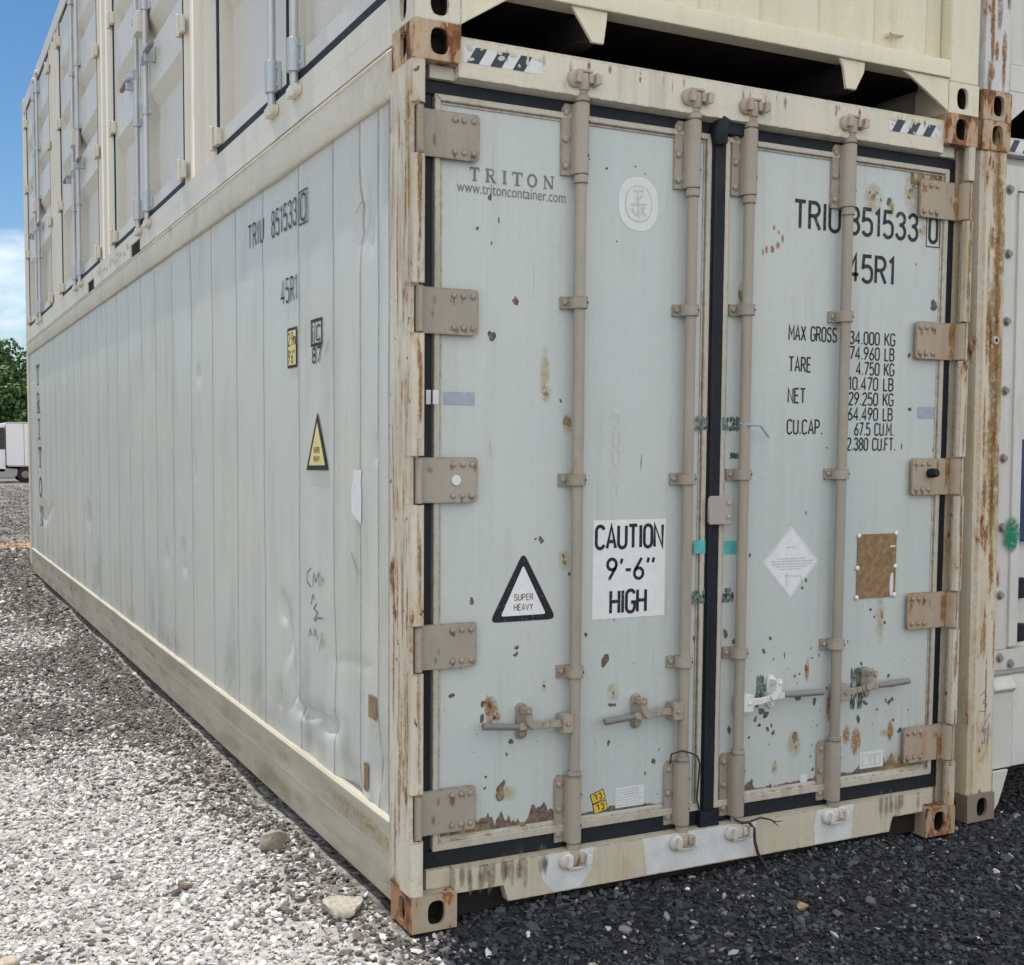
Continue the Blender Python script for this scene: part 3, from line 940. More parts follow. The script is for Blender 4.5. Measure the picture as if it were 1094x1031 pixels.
# pale side
ax, ay, asz = [], [], []
for (n, x0, x1, y0, y1, s0, s1) in ((40000, -2.1, 0.14, -1.4, 3.2, .006, .019), (26000, -2.1, 0.02, 3.2, 7.0, .008, .022), (13000, -2.4, 0.02, 7.0, 13.0, .012, .030)):
    x, y = scatter(n, x0, x1, y0, y1)
    s = s0 + (s1 - s0) * rng.random(n) ** 2.2 + (rng.random(n) < .03) * rng.uniform(0, .014, n)
    ax.append(x); ay.append(y); asz.append(s)
nf = 17000
y = 12.4 + 36 * rng.random(nf) ** 1.6
x = -1.46 + (y + 3.4) * rng.uniform(.03, .125, nf)
ax.append(x); ay.append(y); asz.append(.012 + .026 * rng.random(nf) ** 2)
x, y, s = map(np.concatenate, (ax, ay, asz))
edge = 0.05 + 0.09 * nz2(x * 3, y * 3) + 0.25 * np.clip(y, -2, 0) * -0.1
keep = (x < edge) | (y > 0.15)
keep &= ~((x > -0.012) & (y > 0.0) & (y < 12.3))
keep &= ~((y > 16.2) & (y < 19.2) & (rng.random(len(y)) < .7))
x, y, s = x[keep], y[keep], s[keep]
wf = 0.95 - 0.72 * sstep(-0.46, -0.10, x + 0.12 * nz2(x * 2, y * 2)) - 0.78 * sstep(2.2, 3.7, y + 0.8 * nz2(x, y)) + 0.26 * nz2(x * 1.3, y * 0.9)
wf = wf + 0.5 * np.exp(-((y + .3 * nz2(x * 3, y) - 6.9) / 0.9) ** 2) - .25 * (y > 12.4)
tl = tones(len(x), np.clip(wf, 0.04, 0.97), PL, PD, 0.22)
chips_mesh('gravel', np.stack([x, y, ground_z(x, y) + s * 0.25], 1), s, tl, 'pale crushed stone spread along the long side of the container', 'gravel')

# dark side
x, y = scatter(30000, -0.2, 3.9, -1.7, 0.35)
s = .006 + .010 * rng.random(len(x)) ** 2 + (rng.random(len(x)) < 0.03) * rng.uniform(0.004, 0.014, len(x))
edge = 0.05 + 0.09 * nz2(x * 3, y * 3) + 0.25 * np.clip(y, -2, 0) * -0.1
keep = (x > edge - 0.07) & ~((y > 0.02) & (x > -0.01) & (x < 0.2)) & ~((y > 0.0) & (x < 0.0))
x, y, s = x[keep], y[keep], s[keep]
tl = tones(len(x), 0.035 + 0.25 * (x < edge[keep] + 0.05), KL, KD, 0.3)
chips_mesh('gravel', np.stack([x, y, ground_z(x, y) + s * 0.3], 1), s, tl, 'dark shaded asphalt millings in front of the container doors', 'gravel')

def rock(name, x, y, sx, sy, sz, col, label, seed, sub=3, rot=0.0, sink=0.35):
    rnd = random.Random(seed)
    bm = bmesh.new()
    bmesh.ops.create_icosphere(bm, subdivisions=sub, radius=1.0)
    pl = [(Vector((rnd.gauss(0, 1), rnd.gauss(0, 1), rnd.gauss(0, .8))).normalized(), rnd.uniform(.45, .8)) for _ in range(14)]
    for v in bm.verts:
        p = v.co.copy()
        for n_, d_ in pl:
            e = p.dot(n_) - d_
            if e > 0:
                p -= n_ * e * 0.92
        p += p.normalized() * (rnd.uniform(-.03, .03) + 0.04 * math.sin(7 * p.x + seed) * math.sin(6 * p.y))
        v.co = Vector((p.x * sx, p.y * sy, p.z * sz))
    me = bpy.data.meshes.new(name)
    bm.to_mesh(me)
    bm.free()
    at = me.attributes.new('tone', 'FLOAT_COLOR', 'POINT')
    at.data.foreach_set('color', [c for _ in me.vertices for c in (*col, 1)])
    me.materials.append(M['stone'])
    me.polygons.foreach_set('use_smooth', [True] * len(me.polygons))
    me.set_sharp_from_angle(angle=R(28))
    o = bpy.data.objects.new(name, me)
    COL.objects.link(o)
    o.location = (x, y, float(ground_z(x, y)) + sz * (1 - sink))
    o.rotation_euler = (0, 0, rot)
    return tag(o, label, 'rock')

rk = [((-0.1646, 1.0265), .080, .060, .052, (.30, .27, .22), 'squarish lump of broken concrete beside the container base', 3, .3),
      ((-0.1085, 0.3171), .115, .085, .030, (.36, .335, .28), 'flat tan slab of stone just left of the rusty corner', 5, .2),
      ((-0.5559, 0.7945), .038, .024, .020, (.21, .155, .12), 'brown oblong stone alone on the pale gravel', 8, .1),
      ((-0.8908, 2.2051), .034, .024, .02, (.33, .25, .20), 'pinkish stone near the left edge, away from the container', 13, .5),
      ((-1.2026, 0.3810), .04, .035, .026, (.45, .38, .30), 'beige stone in the bottom left corner of the yard', 21, .2),
      ((1.3379, -0.3241), .036, .02, .018, (.34, .25, .16), 'tan stone lying on the dark millings before the right door', 34, .1),
      ((0.6579, -0.2466), .03, .026, .016, (.20, .20, .195), 'pale grey stone half sunk in the dark millings', 55, .7),
      ((1.4085, -0.4208), .024, .02, .014, (.13, .13, .125), 'small grey stone just right of the tan stone on the millings', 57, .9)]
for (p, sx, sy, sz, col, lab, sdd, rot) in rk:
    rock('rock', p[0], p[1], sx, sy, sz, col, lab, sdd, rot=rot)

# ==================================================================  the reefer container (its base corner at the world origin)
CW, CL, CH = 2.438, 12.192, 2.896
box_ = thing('refrigerated_container', 'pale grey refrigerated container on the gravel with closed double doors facing forward', 'shipping container')

def casting(parent, x, y, z, right=False, back=False, mat='rusty', top=False, side_mat=None):
    """corner fitting with oval holes in its end and its side; x, y, z is its lowest corner"""
    mb = MB()
    X, Y, Z = .162, .178, .118
    fx0, fx1 = (x, x + X)
    yo = y + Y if back else y
    n = (0, 1, 0) if back else (0, -1, 0)
    cu = .074 if right else X - .074
    mb.hole_face((x, yo, z), (1, 0, 0), (0, 0, 1), n, X, Z, cu, Z / 2, .031, .041, .055, 0, 1)
    xo = x + X if right else x
    nn = (1, 0, 0) if right else (-1, 0, 0)
    cu = .085 if not back else Y - .085
    mb.hole_face((xo, y, z), (0, 1, 0), (0, 0, 1), nn, Y, Z, cu, Z / 2, .027, .04, .05, 2 if side_mat else 0, 1)
    zt = z + Z if top else z
    mb.hole_face((x, y, zt), (1, 0, 0), (0, 1, 0), (0, 0, 1 if top else -1), X, Y, X / 2, Y / 2, .032, .06, .03, 0, 1)
    zb = z if top else z + Z
    mb.poly([(x, y, zb), (x + X, y, zb), (x + X, y + Y, zb), (x, y + Y, zb)][:: (-1 if top else 1)])
    yi = y if back else y + Y
    mb.poly([(x, yi, z), (x + X, yi, z), (x + X, yi, z + Z), (x, yi, z + Z)][:: (1 if back else -1)])
    xi = x if right else x + X
    mb.poly([(xi, y, z), (xi, y + Y, z), (xi, y + Y, z + Z), (xi, y, z + Z)][:: (-1 if right else 1)])
    o = mb.build('corner_casting', [mat, 'under'] + ([side_mat] if side_mat else []), parent, smooth=0)
    bmx = bmesh.new()
    bmx.from_mesh(o.data)
    bmesh.ops.remove_doubles(bmx, verts=bmx.verts, dist=0.0002)
    bmesh.ops.recalc_face_normals(bmx, faces=bmx.faces)
    bmx.to_mesh(o.data)
    bmx.free()
    bw = o.data.attributes.new('bevel_weight_edge', 'FLOAT', 'EDGE')
    lims = ((x, x + X), (y, y + Y), (z, z + Z))
    wts = []
    for e in o.data.edges:
        pa, pb = (o.data.vertices[i].co for i in e.vertices)
        n_on = sum(1 for ax in range(3) for l_ in lims[ax] if abs(pa[ax] - l_) < 1e-4 and abs(pb[ax] - l_) < 1e-4)
        wts.append(1.0 if n_on >= 2 else 0.0)
    bw.data.foreach_set('value', wts)
    m = o.modifiers.new('bevel', 'BEVEL')
    m.width = .009
    m.segments = 3
    m.limit_method = 'WEIGHT'
    return o

casting(box_, 0, 0, 0, mat='castb', side_mat='rust_face')
casting(box_, CW - .162, 0, 0, right=True, mat='castb')
casting(box_, 0, 0, CH - .118, mat='rusty', top=True)
casting(box_, CW - .162, 0, CH - .118, right=True, mat='rusty', top=True)
casting(box_, 0, CL - .178, 0, back=True, mat='castb')
casting(box_, CW - .162, CL - .178, 0, right=True, back=True, mat='castb')
casting(box_, 0, CL - .178, CH - .118, back=True, mat='frame', top=True)
casting(box_, CW - .162, CL - .178, CH - .118, right=True, back=True, mat='frame', top=True)

HZ = [2.567, 2.012, 1.470, .927, .378]        # hinge heights
HH = .0735                                     # half height of a hinge strap

def corner_post(right):
    X = (lambda x: CW - x) if right else (lambda x: x)
    mb = MB()
    mb.box(X(.0), X(.046), .062, .19, .118, 2.778, 1)
    mb.box(X(-.001), X(.010), .016, .1895, .1185, 2.7775, 0)
    z = .118
    for h in sorted(HZ) + [None]:
        z1 = (h - HH - .004) if h else 2.778
        # lip with a rounded nose: plan outline in x, y
        pl = [(-.002, .061), (-.002, .016), (.003, .005), (.012, .0), (.032, .0), (.041, .004), (.044, .012), (.044, .022), (.035, .022), (.033, .012), (.012, .012), (.009, .020), (.009, .061)]
        mb.prism([(X(a), b_) for a, b_ in pl], 2, z + .001, z1, 0)
        # bent ends of the lip
        z = h + HH + .004 if h else z
    po = mb.build('corner_post', ['post', 'recess'], box_, bevel=.002)
    st = Stain()
    rp_ = random.Random(40 + right)
    pf, ps = Plane('front', -.0004), Plane('side', -.0024)
    for i in range(46):
        h_ = rp_.choice(HZ[:4] + [2.75, 2.75])
        st.spot(pf, (X(rp_.uniform(.016, .029)), h_ - .12 - rp_.random() * .36), rp_.uniform(.002, .006), rp_.uniform(.02, .14), .0006 + .00002 * i, rp_.choice((0, 1, 1, 2, 2, 2, 1)))
        if not right:
            st.spot(ps, (rp_.uniform(.022, .058), h_ - .12 - rp_.random() * .36), rp_.uniform(.002, .008), rp_.uniform(.03, .18), .0006 + .00002 * i, rp_.choice((0, 1, 1, 2, 2, 2, 1)))
            st.spot(Plane('side', -.001), (rp_.uniform(.07, .18), rp_.uniform(.2, 2.7)), rp_.uniform(.002, .009), rp_.uniform(.03, .25), .0006 + .00002 * i, rp_.choice((0, 1, 1, 2, 2, 2, 1)))
    return absorb(po, st, ['rust_stain', 'yel_stain', 'dirt_stain'], st.fv)
corner_post(False)
corner_post(True)

# header and sill
mb = MB()
mb.prism([(.02, 2.743), (.055, 2.735), (.10, 2.735), (.10, 2.872), (.028, 2.872), (.02, 2.864)], 0, .162, CW - .162)
mb.box(.074, .162, .045, .10, 2.737, 2.777)
mb.box(CW - .162, CW - .074, .045, .10, 2.737, 2.777)
header = mb.build('header', 'frame', box_, bevel=.003)
pH = Plane('front', .02)
hz = MB()
for (a0, a1, z0, z1) in ((.178, .464, 2.792, 2.842), (1.985, 2.268, 2.795, 2.842)):
    w_ = (a1 - a0)
    rect(hz, pH, a0, a1, z0, z1, .0008, 1)
    k = w_ / 7
    for i in range(3):
        s0 = a0 + k * (2 * i + .35)
        rect(hz, pH, s0, s0 + k, z0, z1, .0014, 0, skew=k * .75)
rh = random.Random(8)
for i in range(26):
    a0, a1 = ((.178, .464), (1.985, 2.268))[i % 2]
    blob(hz, pH, (rh.uniform(a0, a1), rh.choice((rh.uniform(2.80, 2.84), 2.838))), rh.uniform(.003, .012), rh.uniform(.003, .010), .0019 + .00003 * i, rh, 2, 9, .4)
absorb(header, hz, ['navy', 'pale', 'sill'])
st = Stain()
rr = random.Random(5)
for i in range(26):
    hh_ = rr.uniform(.012, .035)
    st.spot(pH, (rr.uniform(.2, 2.25), 2.861 - hh_), rr.uniform(.003, .009), hh_, .0009, rr.choice((0, 0, 1)))
absorb(header, st, ['dirt_stain', 'rust_stain'], st.fv)

mb = MB()
x0, x1 = .163, CW - .163
prof = [(x0, .185), (x0, .104), (.345, .104), (.362, .046), (CW - .345, .046), (CW - .328, .104), (x1, .104), (x1, .185)]
mb.prism(prof, 1, .02, .12)
mb.box(.0735, x0 - .001, .052, .12, .119, .185)
mb.box(x1 + .001, CW - .0735, .052, .12, .119, .185)
mb.box(x0, x1, .121, .19, .104, .185, 1)
mb.box(x0 + .002, x1 - .002, .058, .118, .012, .1035, 1)
sill = mb.build('sill', ['sill', 'under'], box_, bevel=.003)
pp = MB()
c = (0.5866, 0.1040)
pp.poly([pH(c[0] + .004 + .112 * math.cos(a) * (1 + .03 * math.sin(9 * a)), max(.050, .184 + .15 * math.sin(a)), .0007) for a in [math.pi + i * math.pi / 30 for i in range(31)]])
def patch(p):
    pp.poly([pH(a, z, .0007) for a, z in p])
patch([(.905, .184), (.925, .050), (1.405, .050), (1.405, .12), (1.42, .184)])
patch([(1.712, .184), (1.70, .12), (1.705, .050), (1.892, .050), (1.90, .184)])
absorb(sill, pp, 'patch')
st = Stain()
for i in range(30):
    a = rr.choice((rr.uniform(.17, .52), rr.uniform(.17, .42), rr.uniform(2.0, 2.25)))
    st.spot(pH, (a, .172 - rr.uniform(0, .04)), rr.uniform(.006, .016), rr.uniform(.03, .07), .0009)
absorb(sill, st, ['dirt_stain'], st.fv)

# rails, roof, floor, far walls
mb = MB()
mb.prism([(.000, 2.705), (.030, 2.705), (.10, 2.72), (.10, 2.866), (.016, 2.866), (-.020, 2.840), (-.020, 2.832), (-.012, 2.826), (-.012, 2.722)], 1, .179, CL - .179)
top_rail = mb.build('top_rail', 'rail', box_, bevel=.004)
mb = MB()
mb.prism([(CW, 2.705), (CW - .03, 2.705), (CW - .10, 2.72), (CW - .10, 2.862), (CW - .012, 2.862), (CW + .003, 2.850), (CW + .003, 2.72)], 1, .179, CL - .179)
mb.build('top_rail', 'rail', box_, bevel=.004)
for rt in (False, True):
    X = (lambda x: CW - x) if rt else (lambda x: x)
    mb = MB()
    mb.prism([(X(a), z) for a, z in [(.10, .325), (.004, .325), (-.004, .317), (-.004, .300), (.004, .288), (.004, .190), (.018, .176), (.010, .060), (.014, .038), (.10, .038)]], 1, .191, CL - .191)
    brl = mb.build('bottom_rail', 'brail', box_, bevel=.003)
    if not rt:
        st = Stain()
        for i in range(46):
            yv = rr.uniform(.25, 11.5)
            st.spot(Plane('side', .004), (yv, rr.uniform(.20, .27)), rr.uniform(.05, .3), rr.uniform(.015, .035), .0009, rr.choice((0, 0, 0, 1)))
        for i in range(60):
            yv = rr.uniform(.25, 11.5)
            st.spot(Plane('side', .008), (yv, rr.uniform(.07, .12)), rr.uniform(.06, .4), rr.uniform(.02, .05), .0009)
        absorb(brl, st, ['grime_dark', 'yel_stain'], st.fv)
mb = MB()
mb.box(.10, CW - .10, .101, CL - .05, 2.80, 2.860)
mb.build('roof', 'croof', box_, bevel=.003)
mb = MB()
mb.box(.101, CW - .101, .195, CL - .1, .09, .30)
mb.build('underframe', 'under', box_)
mb = MB()
mb.box(CW - .09, CW - .018, .191, CL - .191, .326, 2.704)
mb.build('side_panel', 'side', box_)
mb = MB()
mb.box(.163, CW - .163, CL - .12, CL - .02, .119, 2.86)
for i in range(2):
    mb.box(.0 if i == 0 else CW - .16, .16 if i == 0 else CW, CL - .17, CL - .004, .119, 2.777)
mb.box(.5, 1.94, CL - .02, CL - .004, 1.2, 2.5)
mb.build('end_wall', 'rail', box_, bevel=.004)

# long side: thin skin in lapped panels, with its dents
seams = [.235, .33, .505, .787, 1.207, 1.718, 2.182, 2.664, 3.155, 3.642, 4.15, 4.62, 5.10, 5.58, 6.06, 6.54, 7.02, 7.5, 7.98, 8.46, 8.94, 9.42, 9.9, 10.38, 10.86, 11.34, 11.82]
Y0, Y1, Z0, Z1 = .191, CL - .191, .326, 2.704
ys = set([Y0, Y1])
for s in seams:
    for d in (-.012, -.0075, 0, .0075, .012):
        ys.add(round(s + d, 4))
y = Y0
while y < Y1:
    y += .015 if y < 2.3 else .03 if y < 4 else .07
    if y < Y1 and min(abs(y - s) for s in seams) > .022:
        ys.add(round(y, 4))
ys = np.array(sorted(ys))
zs = np.linspace(Z0, Z1, 150)
YY, ZZ = np.meshgrid(ys, zs, indexing='ij')
XX = np.full_like(YY, .018)
sm = [Y0] + seams + [Y1]
for a_, b_ in zip(sm[:-1], sm[1:]):
    u = np.clip((YY - a_) / (b_ - a_), 0, 1)
    v = np.clip((ZZ - Z0) / (Z1 - Z0), 0, 1)
    am = (b_ - a_) / .48 * rng.uniform(.3, 1.0) * .0018 * (1 if a_ < 4 else .4)
    XX -= np.where((YY >= a_) & (YY <= b_), am * np.sin(np.pi * u) ** .8 * np.sin(np.pi * v) ** .5 * (1 + .35 * np.sin(9 * v + a_ * 7)), 0)
for s in seams:
    d = np.abs(YY - s)
    XX = np.where(d < .0125, .0165 - .0016 * (d < .0078), XX)
XX += .0012 * np.sin(5.1 * YY + 2.2 * ZZ) * np.sin(4.3 * ZZ + .7 * YY) + .0007 * np.sin(17 * YY) * np.sin(11 * ZZ + 3 * YY)
dents = [((1.4410, 0.8837), .05, .05, .012, 0), ((1.3755, 0.7716), .05, .12, .010, .25), ((1.3259, 0.5592), .035, .10, .012, .35), ((1.1491, 0.4954), .12, .025, .012, -.15), ((0.8476, 0.5025), .10, .03, .012, -.35),
         ((0.6286, 0.3355), .10, .07, .016, .2), ((0.3544, 0.4871), .06, .12, .008, 0), ((0.4799, 2.3965), .05, .13, .009, .3), ((0.4081, 2.3047), .03, .06, .007, 0), ((0.3551, 1.5686), .02, .04, .006, 0),
         ((3.0984, 1.4599), .03, .06, .008, 0), ((3.4065, 0.9772), .04, .05, .008, 0), ((3.8848, 0.9273), .04, .07, .008, 0), ((3.3861, 0.8862), .04, .04, .008, 0), ((7.1671, 0.9709), .10, .10, .012, 0), ((10.6012, 0.8287), .15, .10, .016, .3),
         ((2.9868, 1.9692), .04, .05, .006, 0), ((5.4544, 1.5589), .06, .1, .006, 0), ((1.5031, 0.4847), .03, .05, .007, 0), ((0.9201, 1.1320), .05, .2, .004, 0), ((1.1020, 0.3508), .1, .1, .007, 0), ((2.4521, 0.9485), .08, .2, .004, 0),
         ((0.8024, 0.7838), .14, .18, .005, 0), ((4.6866, 1.9379), .2, .2, .005, 0), ((1.4512, 2.6671), .2, .1, .004, 0), ((3.1283, 2.3361), .1, .25, .004, 0)]
for (c, ry, rz, dp, ro) in dents:
    dy, dz = YY - c[0], ZZ - c[1]
    a_ = dy * math.cos(ro) + dz * math.sin(ro)
    b_ = -dy * math.sin(ro) + dz * math.cos(ro)
    XX += dp * np.exp(-((np.abs(a_) / ry) ** 2.4 + (np.abs(b_) / rz) ** 2.4)) * 1.5
def crease(pts, dp, wd, side=0.0):
    global XX
    best = np.full_like(YY, 9.0)
    for (a, b_) in zip(pts[:-1], pts[1:]):
        ax_, az_ = b_[0] - a[0], b_[1] - a[1]
        tt = np.clip(((YY - a[0]) * ax_ + (ZZ - a[1]) * az_) / (ax_ * ax_ + az_ * az_), 0, 1)
        best = np.minimum(best, np.hypot(YY - a[0] - tt * ax_, ZZ - a[1] - tt * az_))
    XX = XX + .72 * dp * np.exp(-best / wd)
crease(((1.4678, 0.9211), (1.4014, 0.8283), (1.3370, 0.6973), (1.2997, 0.5641)), .016, .022)
crease(((1.3392, 0.5487), (1.1987, 0.4969), (0.9592, 0.5233), (0.7829, 0.4912)), .018, .020)
crease(((0.6997, 0.3562), (0.5988, 0.3118), (0.4827, 0.3601)), .010, .025)
crease(((0.3723, 0.5559), (0.3191, 0.4859), (0.3366, 0.3989)), .012, .018)
crease(((0.5259, 2.4371), (0.4437, 2.3582), (0.5169, 2.3158)), .011, .018)
crease(((0.8133, 0.7640), (0.4175, 0.8061)), .005, .02)
crease(((11.1914, 0.8318), (10.6153, 0.7428), (9.8629, 0.9470)), .02, .05)
nyy, nzz = YY.shape
vv = np.stack([XX.ravel(), YY.ravel(), ZZ.ravel()], 1)
ii, jj = np.meshgrid(np.arange(nyy - 1), np.arange(nzz - 1), indexing='ij')
q0 = (ii * nzz + jj).ravel()
mb = MB()
mb.add(vv.tolist(), np.stack([q0, q0 + 1, q0 + nzz + 1, q0 + nzz], 1).tolist())
ymid = (ys[:-1] + ys[1:]) / 2
in_seam = np.array([min(abs(v - s) for s in seams) < .0078 for v in ymid])
mb.mi = np.repeat(in_seam.astype(int), nzz - 1).tolist()
mb.box(.045, .09, Y0, Y1, Z0, Z1)
side = mb.build('side_panel', ['side', 'seam'], box_, smooth=60)
pS = Plane('side', .0165)
# lettering and labels of the side
tx = MB()
WS = .088
def side_text(t_, pa, pb, top, bot, k=1.0):
    text(tx, pS, t_, pa[0], bot[1], top[1] - bot[1], (pa[0] - pb[0]) * k, WS, .24, lift=.004)
side_text('TRIU', (1.9528, 2.5198), (1.7070, 2.5264), (1.9352, 2.5848), (1.9377, 2.4836))
side_text('851533', (1.5774, 2.5251), (1.2279, 2.5190), (1.5483, 2.5836), (1.5504, 2.4770))
side_text('0', (1.1727, 2.5314), (1.1129, 2.5279), (1.1420, 2.5808), (1.1432, 2.4784))
ba, bb, bt, bo = (1.1848, 2.5336), (1.1011, 2.5257), (1.1418, 2.5936), (1.1434, 2.4655)
frame_line(tx, pS, ba[0] + .01, bb[0] - .01, bo[1], bt[1], .003, .004)
side_text('45R1', (1.4451, 2.2378), (1.2258, 2.2192), (1.4178, 2.2735), (1.4194, 2.1763))
tx.build('lettering', 'black', side, smooth=0)
tx = MB()
for ch, (u, v) in zip('TRITON', ((11.0605, 2.4049), (11.0462, 2.0800), (11.0281, 1.7763), (10.9837, 1.4509), (10.9630, 1.1040), (10.9405, 0.7679))):
    serif(tx, pS, ch, u + .17, v - .115, .24, .32, lift=.004)
tx.build('lettering', 'navy', side, smooth=0)
mk = MB()
a, b2 = (1.0424, 2.0261), (0.9181, 2.0153)
zt_, zb_ = (0.9790, 2.0674)[1], (0.9799, 1.9738)[1]
frame_line(mk, pS, a[0], b2[0], zb_, zt_, .006, .004)
wI, hI = (a[0] - b2[0]), zt_ - zb_
text(mk, pS, 'i', a[0] - .10 * wI, zb_ + .14 * hI, .72 * hI, None, .11, lift=.004)
stroke(mk, pS, [(a[0] - .36 * wI, zb_ + .006), (a[0] - .36 * wI, zt_ - .006)], .003, .0045)
text(mk, pS, 'C', a[0] - .50 * wI, zb_ + .16 * hI, .62 * hI, .36 * wI, .13, lift=.004)
zt2, zb2 = (0.9801, 1.9612)[1], (0.9806, 1.9053)[1]
text(mk, pS, '87', a[0] - .08 * wI, zb2, zt2 - zb2, wI * .84, .15, lift=.004)
mk.build('lettering', 'black', side, smooth=0)
yl = MB()
a, b2 = (1.3564, 1.9916), (1.2291, 1.9819)
ta, tb = (1.2908, 2.0669), (1.2932, 1.9024)
rect(yl, pS, a[0], b2[0], tb[1], ta[1], .004, 1)
rect(yl, pS, a[0] - .012, b2[0] + .012, tb[1] + .012, ta[1] - .012, .0045, 0)
hh = (ta[1] - tb[1])
text(yl, pS, '2.9m', a[0] - .016, tb[1] + .56 * hh, .32 * hh, a[0] - b2[0] - .032, .11, lift=.005, mi=1)
text(yl, pS, '9\'6"', a[0] - .016, tb[1] + .12 * hh, .32 * hh, a[0] - b2[0] - .04, .11, lift=.005, mi=1)
yl.build('height_sticker', ['yellow_pale', 'black'], side, smooth=0)
tr = MB()
tp, lf, rt_ = (0.9713, 1.6947), (1.0952, 1.4925), (0.8621, 1.4963)
bz = lf[1]
def tri(k, lift, mi):
    cy, cz = (lf[0] + rt_[0]) / 2, bz + (tp[1] - bz) / 3
    tr.poly([pS(cy + (p[0] - cy) * k, cz + (p[1] - cz) * k, lift) for p in (lf, rt_, (tp[0], tp[1]))], mi)
tri(1.13, .004, 1)
tri(.84, .0045, 0)
for j, (wd, s) in enumerate(((.07, 'SUPER'), (.07, 'HEAVY'))):
    text(tr, pS, s, (lf[0] + rt_[0]) / 2 + wd / 2, bz + .062 - .034 * j, .02, wd, .16, lift=.0052, mi=1)
tr.build('warning_triangle', ['yellow_pale', 'black'], side, smooth=0)
ws = MB()
c = (0.5376, 1.4012)
ws.poly([pS(c[0] + a_, c[1] + z_, .004) for a_, z_ in ((.055, -.06), (-.045, -.10), (-.05, .0), (-.042, .05), (-.05, .095), (.03, .095), (.038, .05), (.052, .03))])
ws.build('torn_sticker', 'pale', side, smooth=0)
cb = MB()
c = (0.3813, 0.6668)
rect(cb, pS, c[0] + .04, c[0] - .04, c[1] - .04, c[1] + .04, .004)
c = (0.4452, 0.4040)
rect(cb, pS, c[0] + .02, c[0] - .02, c[1] - .05, c[1] + .05, .004)
absorb(side, cb, 'plate')
# marker scrawl
sc = MB()
def scr(pts, hw=.0028):
    stroke(sc, pS, pts, hw, .004)
for line in (((1.0581, 1.0935), (1.1059, 1.0700), (1.1064, 1.0320), (1.0589, 1.0182)), ((1.0353, 1.0245), (1.0231, 1.0781), (1.0003, 1.0431), (0.9656, 1.0837), (0.9547, 1.0294)), ((0.9209, 1.0331), (0.9318, 1.0723), (0.8985, 1.0538)),
             ((1.0596, 0.9465), (1.0357, 0.9907), (1.0125, 0.9747)), ((0.9896, 0.9588), (1.0245, 0.9358), (0.9785, 0.9230), (1.0250, 0.8907)), ((1.0134, 0.8848), (0.9786, 0.9044), (0.9219, 0.9082)),
             ((1.0848, 0.8143), (1.0726, 0.8464), (1.0491, 0.8233)), ((1.0257, 0.8230), (1.0137, 0.8547), (0.9795, 0.8149)), ((0.9569, 0.7811), (0.9224, 0.8529)), ((0.9005, 0.7973), (0.9114, 0.8287))):
    scr(line)
scr(((0.5959, 1.1948), (0.5669, 1.1633), (0.5192, 1.1170)), .002)
scr(((0.8370, 1.9802), (0.8696, 1.9334)), .002)
scr(((0.5447, 2.3983), (0.5074, 2.4175), (0.4799, 2.4285)), .002)
sc.build('marker_scrawl', 'ink', side, smooth=0)
st = Stain()
for i in range(46):
    yv = rr.uniform(.25, 11.5)
    hh_ = rr.uniform(.05, .35)
    st.spot(Plane('side', .0145), (yv, .335 + hh_ * .6), rr.uniform(.05, .22), hh_, .0005)
absorb(side, st, ['grime'], st.fv)
# ------------------------------------------------------------------ doors
YD = .066                                   # face of the door skin
pD = Plane('front', YD)
ZB, ZT = .2425, 2.694

mb = MB()                                   # seal bands between the doors and the frame
mb.box(.0465, CW - .0465, .060, .085, 2.690, 2.7355)
mb.box(.0465, CW - .0465, .060, .085, .1855, .2425)
mb.box(.0465, .0895, .0605, .084, .2425, 2.690)
mb.box(CW - .0895, CW - .0465, .0605, .084, .2425, 2.690)
frame_gasket = mb.build('frame_gasket', 'gasket', box_, bevel=.005)

def door_leaf(x0, x1, label):
    mb = MB()
    mb.box(x0 + .002, x1 - .002, YD, .16, ZB + .002, ZT - .002)
    d = mb.build('door', 'door', box_, bevel=.002)
    d['label'] = label
    tb = MB()
    def border(a, yf, w, wb):
        tb.prism([(x0 + a, ZB + a), (x0 + a + w, ZB + a + wb), (x0 + a + w, ZT - a - w), (x0 + a, ZT - a)], 1, yf, YD + .004)
        tb.prism([(x1 - a, ZB + a), (x1 - a, ZT - a), (x1 - a - w, ZT - a - w), (x1 - a - w, ZB + a + wb)], 1, yf, YD + .004)
        tb.prism([(x0 + a, ZT - a), (x0 + a + w, ZT - a - w), (x1 - a - w, ZT - a - w), (x1 - a, ZT - a)], 1, yf, YD + .004)
        tb.prism([(x0 + a, ZB + a), (x1 - a, ZB + a), (x1 - a - w, ZB + a + wb), (x0 + a + w, ZB + a + wb)], 1, yf, YD + .004)
    border(0, .053, .020, .026)
    border(.0225, .061, .007, .013)
    tb.build('edge_trim', 'trim', d, bevel=.0025)
    return d

XL0, XL1 = (0.0976, 1.8095)[0], (1.1810, 1.8441)[0]
XR0, XR1 = (1.2417, 1.8460)[0], (2.3515, 1.8814)[0]
ldoor = door_leaf(XL0, XL1, 'left door with the lessor mark, height warning and heavy-load triangle')
rdoor = door_leaf(XR0, XR1, 'right door with the number block and weight table')

